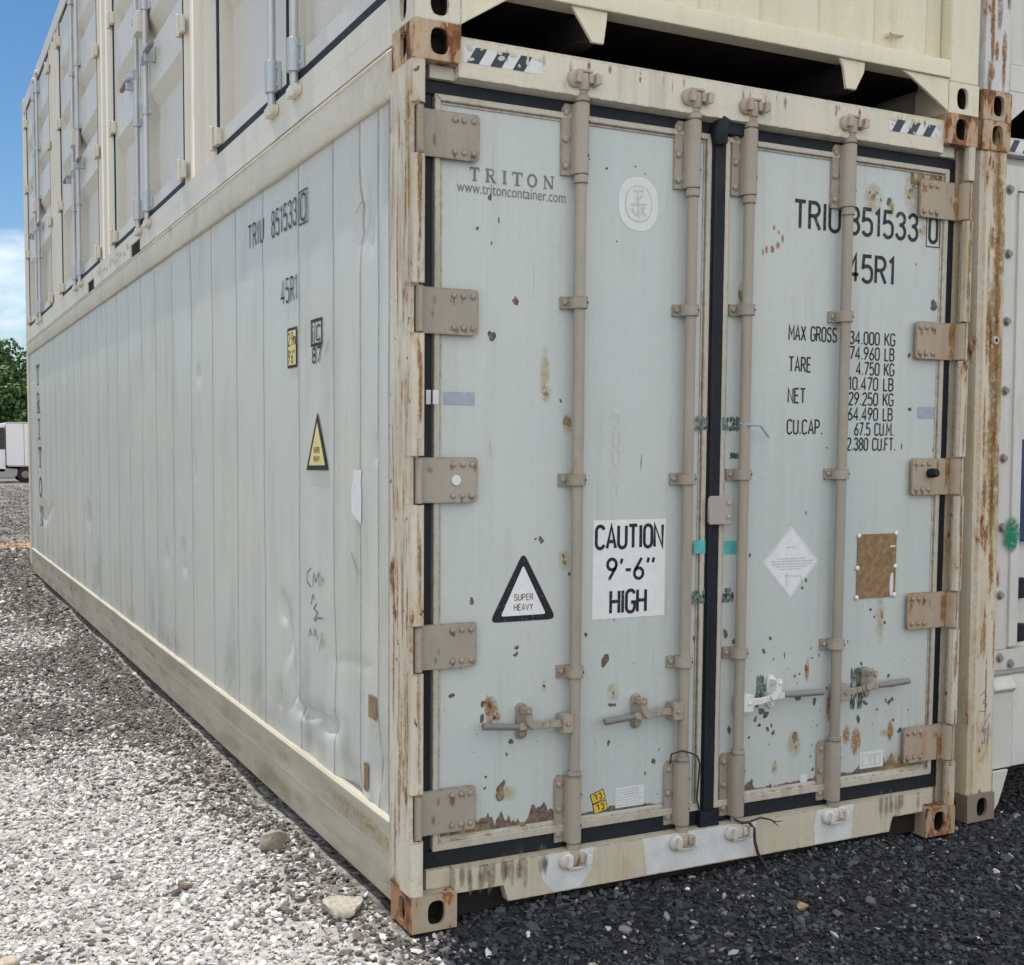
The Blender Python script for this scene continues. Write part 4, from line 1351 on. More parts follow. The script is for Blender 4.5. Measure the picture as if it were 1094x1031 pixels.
mb = MB()                                   # meeting seal, with its loose torn top
mb.box(XL1 + .001, XR0 - .001, .050, .085, .17, 2.72)
mb.box(XL1 + .006, XL1 + .022, .043, .050, .172, 2.70)
mb.tube([(XL1 + .028, .052, 2.66), (XL1 + .020, .046, 2.70), (XL1 + .030, .040, 2.745), (XL1 + .012, .034, 2.768)], [.030, .034, .028, .006], 10)
mb.prism([(XL1 + .01, 2.700), (XR0 + .10, 2.695), (XR0 + .115, 2.735), (XR0 + .05, 2.757), (XL1 + .02, 2.768)], 1, .034, .050)
mb.prism([(XL1 - .02, .150), (XL1 + .058, .138), (XR0 + .010, .185), (XR0 + .002, .24), (XL1 - .012, .24)], 1, .0195 + .010, .052)
mb.build('meeting_seal', 'gasket', rdoor, bevel=.006)

# hinges: one strap mesh per hand
def hinge_mesh(right):
    X = (lambda x: CW - x) if right else (lambda x: x)
    mb = MB()
    e = .2505
    r = .012
    p = [(.040, -HH), (e - r, -HH)] + [(e - r + r * math.sin(a), -HH + r - r * math.cos(a)) for a in (.5, 1.05, 1.57)]
    p += [(q, -z) for q, z in p[::-1]]
    mb.prism([(X(a), z) for a, z in p], 1, .044, .0535)
    mb.prism([(X(a), b_) for a, b_ in [(.019, .058), (.018, .016), (.022, .008), (.030, .005), (.034, .006), (.042, .014), (.046, .03), (.046, .058)]], 2, -HH + .001, HH - .001)
    for a in (.162, .196, .230):
        for z in (-.051, .051):
            mb.dome((X(a), .0445, z), (0, -1, 0), .0095, .008, 10)
    return mb
for right, dr, mat in ((False, ldoor, 'tan'), (True, rdoor, 'tan_rust')):
    src = hinge_mesh(right).build('hinge', mat, dr, bevel=.0018)
    src.location = (0, 0, HZ[0])
    hs = [src] + [dup(src, (0, 0, z)) for z in HZ[1:]]
    for hn in hs:                                                    # each strap has its own rust runs
        hn.data = hn.data.copy()
        st = Stain()
        rq = random.Random(int(hn.location.z * 1000) + right)
        Xh = (lambda x: CW - x) if right else (lambda x: x)
        pl = Plane('front', .0435)
        for k in range(9 if right else 6):
            st.spot(pl, (Xh(rq.choice((.162, .196, .230)) + rq.uniform(-.012, .012)), rq.choice((.04, -.058)) + rq.uniform(-.012, .006)), rq.uniform(.004, .009), rq.uniform(.006, .022), .0004 + .00003 * k, rq.choice((0, 2, 2)))
        for k in range(2):
            st.spot(pl, (Xh(rq.uniform(.06, .14)), rq.uniform(-.05, .05)), rq.uniform(.004, .01), rq.uniform(.01, .03), .0008 + .00003 * k, 2)
        if right:
            for k in range(6):
                st.spot(pl, (Xh(rq.uniform(.052, .066)), rq.uniform(-.055, .055)), rq.uniform(.008, .014), rq.uniform(.02, .04), .0012 + .00003 * k, rq.choice((0, 1)))
        absorb(hn, st, ['rust_stain', 'yel_stain', 'dirt_stain'], st.fv)
mb = MB()
c = (0.1725, 1.4694)
mb.tube([(c[0], .0435, c[1]), (c[0], .0405, c[1])], .017, 20)
mb.build('reflector', 'pale', ldoor, bevel=.001)
mb = MB()
c = (2.2806, 1.4834)
mb.tube([(c[0], .044, c[1]), (c[0], .020, c[1] + .001), (c[0] + .002, .004, c[1] + .002)], [.019, .019, .015], 16)
mb.build('rubber_stop', 'gasket', rdoor, bevel=.002)

# lock rods and what holds them
RY = .031
RODS = [(.624, ldoor, -1), (1.083, ldoor, -1), (1.333, rdoor, 1), (1.803, rdoor, 1)]
GZ_ = [2.065, 1.468, .808]

def bearing_mesh():
    mb = MB()
    H = .118
    mb.prism([(-.062, -H), (.036, -H), (.036, H), (-.050, H), (-.062, H - .018)], 1, .0545, .0655)
    n = 9
    outer = [(.0275 * math.cos(R(180 + 180 * i / n)), RY + .002 + .0275 * math.sin(R(180 + 180 * i / n))) for i in range(n + 1)]
    mb.prism([(-.0275, .0548)] + outer + [(.0275, .0548)], 2, -H + .002, H - .002)
    for z in (-.088, 0, .088):
        mb.dome((-.047, .055, z), (0, -1, 0), .0115, .010, 10)
    for z in (-.055, .055):
        mb.tube([(.017, RY - .0180, z), (.0182, RY - .0197, z)], .0052, 10, 1)
    return mb
def guide_mesh():
    mb = MB()
    H = .021
    mb.box(-.058, .036, .0555, .0655, -H, H)
    n = 8
    mb.prism([(-.029, .0556)] + [(.029 * math.cos(R(180 + 180 * i / n)), RY + .001 + .029 * math.sin(R(180 + 180 * i / n))) for i in range(n + 1)] + [(.029, .0556)], 2, -H + .001, H - .001)
    mb.dome((-.044, .056, 0), (0, -1, 0), .010, .010, 8)
    mb.tube([(.020, RY - .020, 0), (.0212, RY - .0217, 0)], .0045, 8, 1)
    return mb
bear = guid = None
for i, (rx, dr, sg) in enumerate(RODS):
    mb = MB()
    mb.tube([(rx, RY, .135), (rx, RY, 2.80)], .0195, 16)
    for (z0, z1, r) in ((2.727, 2.748, .0255), (2.46, 2.487, .0245), (.446, .462, .025), (.17, .205, .0235)):
        mb.tube([(rx, RY, z0), (rx, RY, z1)], r, 16)
    rod = mb.build('lock_rod', 'tan', dr, bevel=.002)
    for (zc, up) in ((2.795, 1), (.152, -1)):
        m2 = MB()
        m2.tube([(rx, RY, zc - up * .032), (rx, RY - .001, zc - up * .006), (rx, RY - .001, zc + up * .022)], [.024, .028, .024], 14)
        m2.box(rx - .034, rx + .034, RY - .024, RY - .004, zc - .007, zc + .013)
        m2.box(rx + .012, rx + .030, RY - .032, RY - .006, zc - .012, zc + .020)
        m2.build('locking_cam', 'wcam' if (i in (2, 3) and up < 0) else 'cam', dr, bevel=.003)
        m3 = MB()
        yk = .0195
        m3.tube([(rx - .036, yk, zc), (rx - .036, yk - .012, zc), (rx - .036, yk - .016, zc)], [.030, .028, .022], 16)
        m3.prism([(rx - .046, zc - .016), (rx - .026, zc - .020), (rx - .022, zc + .018), (rx - .040, zc + .022)], 1, yk - .034, yk - .010)
        m3.prism([(rx + .030, zc - .020), (rx + .052, zc - .014), (rx + .054, zc + .016), (rx + .034, zc + .022)], 1, yk - .034, yk)
        m3.box(rx - .03, rx + .03, yk - .012, yk, zc + up * .024, zc + up * .034)
        m3.build('cam_keeper', 'wcam' if up < 0 else 'cam', header if up > 0 else sill, bevel=.003)
    for zc in (2.606, .325):
        if bear is None:
            bear = bearing_mesh().build('rod_bearing', ['tan', 'black'], dr, bevel=.0015)
            o = bear
        else:
            o = dup(bear, parent=dr)
        o.location = (rx, 0, zc)
    for zc in GZ_:
        if guid is None:
            guid = guide_mesh().build('rod_guide', ['tan', 'black'], dr, bevel=.0015)
            o = guid
        else:
            o = dup(guid, parent=dr)
        o.location = (rx, 0, zc + (.015 if i > 1 else 0))

# handles with their catches
HND = [(RODS[0], (0.4287, 0.6489), (0.2658, 0.6521), 'tan'), (RODS[1], (0.8945, 0.6407), (0.7421, 0.6218), 'tan'), (RODS[2], (1.5073, 0.6588), (1.7330, 0.6431), 'whiteh'), (RODS[3], (1.9827, 0.6554), (2.1834, 0.6503), 'tan')]
for (rod_, hub, end, mat) in HND:
    rx, dr, sg = rod_
    zb = .632
    mb = MB()
    bx0 = rx + sg * .012
    mb.box(bx0, bx0 + sg * .044, .014, .058, zb - .032, zb + .032)
    mb.dome((bx0 + sg * .024, .014, zb), (0, -1, 0), .008, .007, 10)
    mid = hub[0] - sg * .0
    pth = [(bx0 + sg * .03, .030, zb), (bx0 + sg * .09, .026, zb + .003), ((bx0 + mid) / 2 + sg * .03, .022, (zb + hub[1] - .010) / 2), (mid, .022, hub[1] - .010), (mid + sg * .03, .020, hub[1] - .010)]
    def flatbar(pts, hs, th):
        for (a, b_, h0, h1) in zip(pts[:-1], pts[1:], hs[:-1], hs[1:]):
            q = [(a[0], a[1] - th, a[2] - h0), (a[0], a[1] + th, a[2] - h0), (a[0], a[1] + th, a[2] + h0), (a[0], a[1] - th, a[2] + h0),
                 (b_[0], b_[1] - th, b_[2] - h1), (b_[0], b_[1] + th, b_[2] - h1), (b_[0], b_[1] + th, b_[2] + h1), (b_[0], b_[1] - th, b_[2] + h1)]
            mb.add(q, [(0, 1, 2, 3), (7, 6, 5, 4), (0, 4, 5, 1), (1, 5, 6, 2), (2, 6, 7, 3), (3, 7, 4, 0)])
    flatbar(pth, [.014, .012, .0105, .014, .0105], .006)
    e = (end[0], .026, end[1])
    g0 = (mid + sg * .03, .020, hub[1] - .010)
    mb.tube([g0, (g0[0] * .7 + e[0] * .3, .021, g0[2] * .7 + e[2] * .3), e], [.009, .0115, .0125], 10, 1)
    mb.build('door_handle', [mat, 'grip'], dr, bevel=.002)
    cb = MB()
    hx, hz_ = hub
    cap = [(.0205 * math.cos(R(a)), .042 + .0205 * math.sin(R(a))) for a in range(0, 181, 20)]
    capb = [(.0205 * math.cos(R(a)), -.042 + .0205 * math.sin(R(a))) for a in range(180, 361, 20)]
    cb.prism([(hx + a, hz_ + z) for a, z in cap + capb], 1, .054, .0655)
    cb.prism([(hx - sg * a, hz_ + z) for a, z in ((-.013, .050), (-.006, .057), (.007, .057), (.014, .050), (.017, .012), (.034, .003), (.040, -.008), (.036, -.020), (.022, -.024), (.010, -.016), (-.008, .004))], 1, .008, .014)
    cb.box(hx - .010, hx + .012, .010, .055, hz_ + .030, hz_ + .050)
    cb.dome((hx, .0085, hz_ + .040), (0, -1, 0), .0085, .007, 10)
    cb.tube([(hx, .054, hz_ - .042), (hx, .046, hz_ - .042)], [.013, .012], 14)
    cb.build('handle_catch', mat, dr, bevel=.0015)

mb = MB()                                   # cover plate over the meeting seal
c0, c1 = (1.1784, 1.4056), (1.2822, 1.3014)
mb.prism([(c0[0] + .008, c1[1]), (c1[0], c1[1]), (c1[0], c0[1]), (c0[0] + .008, c0[1]), (c0[0], c0[1] - .012), (c0[0], c1[1] + .012)], 1, .030, .040)
mb.box(c1[0] - .034, c1[0] - .002, .041, .066, c1[1] + .002, c0[1] - .002)
for k in (.26, .74):
    mb.dome((c1[0] - .016, .0305, c1[1] + (c0[1] - c1[1]) * k), (0, -1, 0), .0085, .007, 10, 1)
mb.build('cover_plate', ['grey_hw', 'cam'], rdoor, bevel=.002)

# ------------------------------------------------------------------ writing, stickers and marks of the left door
LF = .0010
tx = MB()
a, b_ = (0.2269, 2.4638), (0.5406, 2.4688)
zs0 = ((0.2270, 2.4370)[1] + (0.5337, 2.4466)[1]) / 2 - .004
for ch, (p0, p1) in zip('TRITON', (((0.2269, 2.4638), (0.2606, 2.4673)), ((0.2811, 2.4634), (0.3221, 2.4677)), ((0.3428, 2.4668), (0.3636, 2.4690)), ((0.3810, 2.4647), (0.4195, 2.4687)), ((0.4371, 2.4675), (0.4761, 2.4715)), ((0.4975, 2.4675), (0.5406, 2.4719)))):
    serif(tx, pD, ch, p0[0], zs0, .044, p1[0] - p0[0])
tx.build('lettering', 'faded', ldoor, smooth=0)
a, b_ = (0.1802, 2.4293), (0.5847, 2.4269)
font_text('lettering', 'www.tritoncontainer.com', pD, a[0], 2.398, b_[0] - a[0], .034, 'faded', ldoor)

cs = MB()
c0, c1 = (0.7096, 1.3257), (1.0152, 0.9777)
rect(cs, pD, c0[0], c1[0], c1[1], c0[1], LF, 0)
cw = c1[0] - c0[0]
ch_ = c0[1] - c1[1]
text(cs, pD, 'CAUTION', c0[0] + .045 * cw, c0[1] - .285 * ch_, .225 * ch_, .91 * cw, .155, .16, lift=.0018, mi=1)
text(cs, pD, '9\'-6"', c0[0] + .20 * cw, c0[1] - .605 * ch_, .21 * ch_, .64 * cw, .155, .16, lift=.0018, mi=1)
text(cs, pD, 'HIGH', c0[0] + .25 * cw, c0[1] - .945 * ch_, .225 * ch_, .48 * cw, .155, .16, lift=.0018, mi=1)
cs.build('height_warning_sticker', ['white', 'black'], ldoor, smooth=0)

ts = MB()
tp, tl_, tr_ = (0.4351, 1.2144), (0.3143, 0.9922), (0.5599, 0.9873)
def rtri(pts, r, lift, mi):
    o = []
    n = len(pts)
    for i in range(n):
        p, a, b2_ = Vector(pts[i]), Vector(pts[i - 1]), Vector(pts[(i + 1) % n])
        da, db = (a - p).normalized(), (b2_ - p).normalized()
        for k in range(7):
            tt = k / 6
            q = (p + da * r) * (1 - tt) ** 2 + p * 2 * tt * (1 - tt) + (p + db * r) * tt ** 2
            o.append(pD(q.x, q.y, lift))
    ts.poly(o, mi)
zl = (tl_[1] + tr_[1]) / 2
rtri([(tp[0], tp[1] + .012), (tr_[0] + .006, zl), (tl_[0] - .006, zl)], .030, LF, 1)
cx_ = (tl_[0] + tr_[0]) / 2
rtri([(tp[0], tp[1] - .034), (tr_[0] - .036, zl + .020), (tl_[0] + .036, zl + .020)], .010, LF + .0007, 0)
text(ts, pD, 'SUPER', cx_ - .036, zl + .072, .020, .072, .16, lift=.0024, mi=2)
text(ts, pD, 'HEAVY', cx_ - .036, zl + .038, .020, .072, .16, lift=.0024, mi=2)
ts.build('warning_triangle', ['white', 'black', 'faded'], ldoor, smooth=0)

ov = MB()
c, cr, ct = (0.8785, 2.4232), (0.9607, 2.4276), (0.8768, 2.5157)
ra, rz = cr[0] - c[0], ct[1] - c[1]
def oval(k, lift, mi):
    ov.poly([pD(c[0] + ra * k * math.copysign(abs(math.cos(t_)) ** .85, math.cos(t_)), c[1] + rz * k * math.copysign(abs(math.sin(t_)) ** .85, math.sin(t_)), lift) for t_ in [2 * math.pi * i / 36 for i in range(36)]], mi)
oval(1, LF, 0)
oval(.68, LF + .0006, 1)
oval(.62, LF + .0012, 0)
for i, ps in enumerate((((-.3, .45), (.25, .5)), ((-.25, .3), (-.05, .1), (.2, .35)), ((-.05, .42), (0, -.5)), ((-.4, -.05), (.4, 0)), ((-.35, -.2), (-.1, -.45)), ((.12, -.12), (.34, -.42)), ((.3, -.1), (.1, -.4)))):
    stroke(ov, pD, [(c[0] + ra * x_, c[1] + rz * z_) for x_, z_ in ps], .004, LF + .0018 + .0001 * i, 1)
ov.build('oval_sticker', ['pale', 'palegrey'], ldoor, smooth=0)

cl = MB()
for (p, ang) in (((0.7433, 0.3455), 18), ((0.7536, 0.3070), 12)):
    ca, sa = math.cos(R(ang)), math.sin(R(ang))
    q = lambda u, v: (p[0] + u * ca - v * sa, p[1] + u * sa + v * ca)
    hw, hh = .029, .019
    cl.poly([pD(*q(u, v), LF) for u, v in ((-hw, -hh), (hw, -hh), (hw, hh), (-hw, hh))], 1)
    cl.poly([pD(*q(u, v), LF + .0006) for u, v in ((-hw + .003, -hh + .003), (hw - .003, -hh + .003), (hw - .003, hh - .003), (-hw + .003, hh - .003))], 0)
    o0 = q(.014, .010)
    text(cl, pD, 'CL', o0[0], o0[1], .020, None, .2, .5, lift=.0022, mi=1, rot=R(ang + 180), sx=1.1)
cl.build('yellow_label', ['yellow', 'black'], ldoor, smooth=0)

def text_label(c0, c1, parent, mat, lines, rnd, ink='faded', skew=0.0):
    tl = MB()
    rect(tl, pD, c0[0], c1[0], c1[1], c0[1], LF, 0)
    h = (c0[1] - c1[1]) / (lines + 1)
    for i in range(lines):
        z = c0[1] - h * (i + 1)
        x_ = c0[0] + .05 * (c1[0] - c0[0])
        while x_ < c1[0] - .15 * (c1[0] - c0[0]):
            l_ = rnd.uniform(.004, .016)
            rect(tl, pD, x_, min(x_ + l_, c1[0] - .003), z - h * .16, z + h * .16, LF + .0006, 1)
            x_ += l_ + .004
    return tl.build('text_label', [mat, ink], parent, smooth=0)
rl = random.Random(9)
text_label((0.8174, 0.3668), (0.9388, 0.2935), ldoor, 'pale', 7, rl, 'faint')

tp_ = MB()
c0, c1 = (0.1367, 1.7558), (0.2485, 1.7143)
rect(tp_, pD, c0[0], c1[0], c1[1], c0[1], LF + .0005)
tp_.build('tape', 'bluegrey', ldoor, smooth=0)
tp_ = MB()
rect(tp_, Plane('front', .0525), .092, .112, c1[1], c0[1] + .004, .0006)
tp_.build('tape', 'pale', ldoor, smooth=0)
tp_ = MB()
rect(tp_, Plane('front', .0605), .072, .0888, c1[1], c0[1] + .004, .0006)
tp_.build('tape', 'pale', ldoor, smooth=0)

def tape_bits(parent, rows, mat):
    rnd = random.Random(3)
    for (p0, p1, y_, torn) in rows:
        tb = MB()
        pl = Plane('front', y_)
        if not torn:
            rect(tb, pl, p0[0], p1[0], p1[1], p0[1], .0007)
        else:
            n = max(2, int((p1[0] - p0[0]) / .012))
            for k in range(n):
                xa = p0[0] + (p1[0] - p0[0]) * k / n
                for r_ in range(3):
                    if rnd.random() < .86:
                        za = p1[1] + (p0[1] - p1[1]) * r_ / 3
                        hh_ = (p0[1] - p1[1]) / 3
                        blob(tb, pl, (xa + .006, za + hh_ / 2), .0080, hh_ * .60, .0007 + .00005 * (k % 3) + .0001 * r_, rnd, 0, 8, .25)
        tb.build('tape', mat, parent, smooth=0)
tape_bits(ldoor, [((1.1285, 1.6918), (1.1877, 1.6455), .0525, True), ((1.1342, 1.0616), (1.1982, 1.0138), .0525, True)], 'greent')
tape_bits(rdoor, [((1.2766, 1.6912), (1.3464, 1.6441), YD, True), ((1.2468, 1.6907), (1.2735, 1.6433), .0525, True), ((1.2969, 1.5612), (1.3491, 1.5407), YD, True), ((1.2449, 1.0619), (1.3280, 1.0090), YD, True), ((1.4412, 0.7185), (1.5020, 0.6273), YD, True), ((1.9119, 0.7146), (1.9768, 0.5477), YD, True)], 'greent')
tape_bits(ldoor, [((1.1302, 1.2443), (1.1898, 1.1964), .0525, False)], 'teal')
tape_bits(rdoor, [((1.2770, 1.2374), (1.3365, 1.1869), YD, False)], 'teal')
tape_bits(rdoor, [((2.2263, 1.7495), (2.3263, 1.7025), YD, False)], 'bluegrey')

# ------------------------------------------------------------------ writing, stickers and marks of the right door
tx = MB()
p0, p1 = (1.5747, 2.4434), (1.7939, 2.4559)
zt, zbm = (1.5729, 2.5016)[1], (1.5849, 2.4030)[1]
h = zt - zbm
WT = .14
text(tx, pD, 'TRIU', p0[0], zbm, h, p1[0] - p0[0], WT)
p0, p1 = (1.8454, 2.4604), (2.1965, 2.4658)
text(tx, pD, '851533', p0[0], zbm, h, p1[0] - p0[0], WT)
p0, p1 = (2.2630, 2.4532), (2.3040, 2.4529)
text(tx, pD, '0', p0[0], zbm, h, p1[0] - p0[0], WT)
frame_line(tx, pD, p0[0] - .016, p1[0] + .014, zbm - .018, zt + .018, .0022, LF)
tx.build('lettering', 'black', rdoor, smooth=0)
tx = MB()
p0, p1 = (1.8424, 2.2762), (2.0794, 2.2748)
z0, z1 = (1.9111, 2.2203)[1], (1.9076, 2.3165)[1]
text(tx, pD, '45R1', p0[0], z0 + .004, h, p1[0] - p0[0], WT)
tx.build('lettering', 'black', rdoor, smooth=0)
tx = MB()
rows = [(355, 352, 'MAX GROSS', '34.000 KG', 843, 894), (0, 373, '', '74.960 LB', 0, 0), (387, 392, 'TARE', '4.750 KG', 843, 866), (0, 410, '', '10.470 LB', 0, 0),
        (421, 427, 'NET', '29.250 KG', 842, 860), (0, 443, '', '64.490 LB', 0, 0), (457, 460, 'CU.CAP.', '67.5 CU.M.', 841, 878), (0, 475, '', '2.380 CU.FT.', 0, 0)]
TAB = [((1.5607, 2.0172), (1.7925, 2.0175), (1.8613, 2.0100), (2.0944, 2.0206)), (None, None, (1.8635, 1.9491), (2.0918, 1.9582)), ((1.5642, 1.8989), (1.6687, 1.8991), (1.8989, 1.8929), (2.0940, 1.9032)), (None, None, (1.8627, 1.8341), (2.0918, 1.8333)),
       ((1.5633, 1.7800), (1.6450, 1.7784), (1.8648, 1.7765), (2.0942, 1.7708)), (None, None, (1.8620, 1.7187), (2.0914, 1.7154)), ((1.5624, 1.6571), (1.7321, 1.6557), (1.8979, 1.6540), (2.0989, 1.6527)), (None, None, (1.8615, 1.5993), (2.1112, 1.5935))]
hh = .047
zrow = [TAB[0][2][1] - .024 - i * (TAB[0][2][1] - TAB[7][2][1]) / 7 for i in range(8)]
for i, ((_, _, s1, s2, _, _), (a0, a1, b0, b1)) in enumerate(zip(rows, TAB)):
    if s1:
        text(tx, pD, s1, a0[0], zrow[i] + .001, hh * 1.12, a1[0] - a0[0], .12)
    text(tx, pD, s2, b0[0], zrow[i] - .001, hh, b1[0] - b0[0], .13)
tx.build('lettering', 'black', rdoor, smooth=0)

dm = MB()
T_, B_, L_, R_ = (1.5917, 1.2853), (1.6000, 1.0093), (1.4560, 1.1546), (1.7301, 1.1445)
cx_, cz_ = (L_[0] + R_[0]) / 2, (T_[1] + B_[1]) / 2
def dia(k, lift, mi):
    dm.poly([pD(cx_ + (R_[0] - cx_) * k, cz_, lift), pD(cx_, cz_ + (T_[1] - cz_) * k, lift), pD(cx_ - (R_[0] - cx_) * k, cz_, lift), pD(cx_, cz_ - (T_[1] - cz_) * k, lift)], mi)
dia(1, LF, 0)
dia(.955, LF + .0005, 1)
dia(.93, LF + .001, 0)
for (z, wd) in ((.058, .05), (.014, .14), (.004, .19), (-.006, .18), (-.016, .15), (-.026, .10)):
    x_ = cx_ - wd / 2
    while x_ < cx_ + wd / 2:
        l_ = rl.uniform(.005, .018)
        rect(dm, pD, x_, x_ + l_, cz_ + z - .0022, cz_ + z + .0022, LF + .0016, 1)
        x_ += l_ + .003
stroke(dm, pD, [(cx_ - .03, cz_ - .05), (cx_ + .05, cz_ - .055), (cx_ + .06, cz_ - .085)], .0018, LF + .0016, 1)
stroke(dm, pD, [(cx_ - .02, cz_ - .04), (cx_ - .015, cz_ - .09)], .0018, LF + .0018, 1)
dm.build('diamond_sticker', ['white', 'palegrey'], rdoor, smooth=0)

pm = MB()
c0, c1 = (1.9271, 1.2442), (2.1325, 0.9900)
pm.box(c0[0], c1[0], YD - .004, YD - .0002, c1[1], c0[1])
pm.build('data_plate', 'plate', rdoor, bevel=.001)
pm = MB()
for (u, v) in ((.02, .02), (.98, .0), (.0, .52), (.98, .52), (.0, .98), (.97, .97)):
    pm.dome((c0[0] + u * (c1[0] - c0[0]), YD - .004, c0[1] + v * (c1[1] - c0[1])), (0, -1, 0), .0095, .006, 12)
pm.build('plate_rivet', 'rivet', rdoor, smooth=50)
pm = MB()
blob(pm, Plane('front', YD - .004), (c1[0] - .022, c1[1] + .045), .012, .045, .0006, rl, 0, 12, .2)
rect(pm, Plane('front', YD - .004), c1[0] - .035, c1[0] - .008, c0[1] - .055, c0[1] - .048, .0006)
pm.build('torn_sticker', 'pale', rdoor, smooth=0)
lb = MB()
c0, c1 = (1.9709, 0.3705), (2.0960, 0.3032)
rect(lb, pD, c0[0], c1[0], c1[1], c0[1], LF, 0)
for (a0, a1) in ((.1, .4), (.48, .62), (.66, .86)):
    frame_line(lb, pD, c0[0] + a0 * (c1[0] - c0[0]), c0[0] + a1 * (c1[0] - c0[0]), c1[1] + .012, c0[1] - .014, .0018, LF + .0006, 1)
c0, c1 = (1.6674, 0.3149), (1.7012, 0.2850)
rect(lb, pD, c0[0], c1[0], c1[1], c0[1], LF, 0)
lb.build('white_label', ['pale', 'palegrey'], rdoor, smooth=0)

# paint chips, scraped bottom edges, rust blooms
rc = random.Random(21)
PXM = 1 / 330.0
def chip_set(parent, items, name='paint_chip'):
    cm = MB()
    for it in items:
        (x_, z_), w_, h_, mi = it
        k = (x_ + 1.46) / 1250 * 1.7 if False else (3.46 + 0) / 1250
        sc_ = math.hypot(x_ + 1.46, 3.46) / 1250
        blob(cm, pD, (x_, z_), w_ * sc_ * .48, h_ * sc_ * .46, .0004 + .00005 * rc.random(), rc, mi, 16, .38)
    return absorb(parent, cm, ['chip', 'chipd'])
L_items = [((0.3987, 2.0606), 8, 10, 0), ((0.3089, 1.9425), 8, 12, 1), ((0.6017, 1.6675), 9, 13, 0), ((0.3004, 2.3904), 5, 9, 1), ((0.2550, 2.2872), 4, 5, 1), ((0.5035, 1.2632), 6, 7, 1), ((0.4816, 1.2670), 3, 3, 1), ((0.2423, 1.0684), 6, 7, 1), ((0.5926, 1.2026), 4, 5, 0), ((0.5966, 1.1830), 5, 6, 0),
           ((0.6158, 1.1434), 3, 6, 1), ((0.6867, 0.9273), 5, 5, 1), ((0.4129, 0.9000), 4, 6, 1), ((0.4059, 0.8749), 4, 5, 1), ((0.1684, 0.7560), 7, 6, 1), ((0.2864, 0.7188), 6, 6, 1), ((0.2833, 0.6682), 6, 9, 1), ((0.3942, 0.5802), 6, 8, 1), ((0.3525, 0.4106), 13, 16, 0), ((0.3631, 0.4351), 6, 9, 0), ((0.4442, 0.2717), 9, 12, 0), ((0.5200, 0.7596), 3, 5, 0),
           ((0.7651, 0.8292), 9, 14, 0), ((0.7766, 0.8416), 4, 8, 1), ((0.4131, 0.8808), 3, 5, 1), ((0.7910, 0.6700), 5, 5, 1), ((0.8067, 0.6686), 5, 5, 1), ((0.7853, 0.5327), 5, 6, 1), ((0.9786, 0.4471), 5, 7, 1), ((0.8021, 0.7093), 3, 3, 1), ((1.0024, 0.4859), 2, 3, 1), ((0.9428, 0.4065), 3, 4, 1), ((1.1349, 0.3070), 4, 8, 0),
           ((0.7465, 2.5306), 3, 3, 1), ((0.8646, 2.5495), 2, 2, 1), ((0.6303, 2.3095), 2, 3, 1), ((0.7921, 2.2880), 2, 3, 1), ((0.5749, 1.7369), 3, 4, 1), ((0.3067, 2.2432), 2, 4, 1), ((0.6787, 2.5547), 2, 2, 1), ((0.3337, 2.3181), 1.5, 9, 1), ((0.9063, 1.5303), 1.2, 16, 1), ((0.2988, 0.4686), 3, 4, 1), ((0.2955, 0.4304), 3, 4, 1), ((0.3766, 0.5369), 3, 4, 1), ((0.4248, 1.1608), 2, 2, 1)]
for i in range(18):
    L_items.append(((rc.uniform(.14, 1.12), rc.uniform(.3, 2.6) if rc.random() < .3 else rc.uniform(.3, 1.0)), rc.uniform(.9, 2.0), rc.uniform(.9, 2.4), 1))
chip_set(ldoor, L_items)
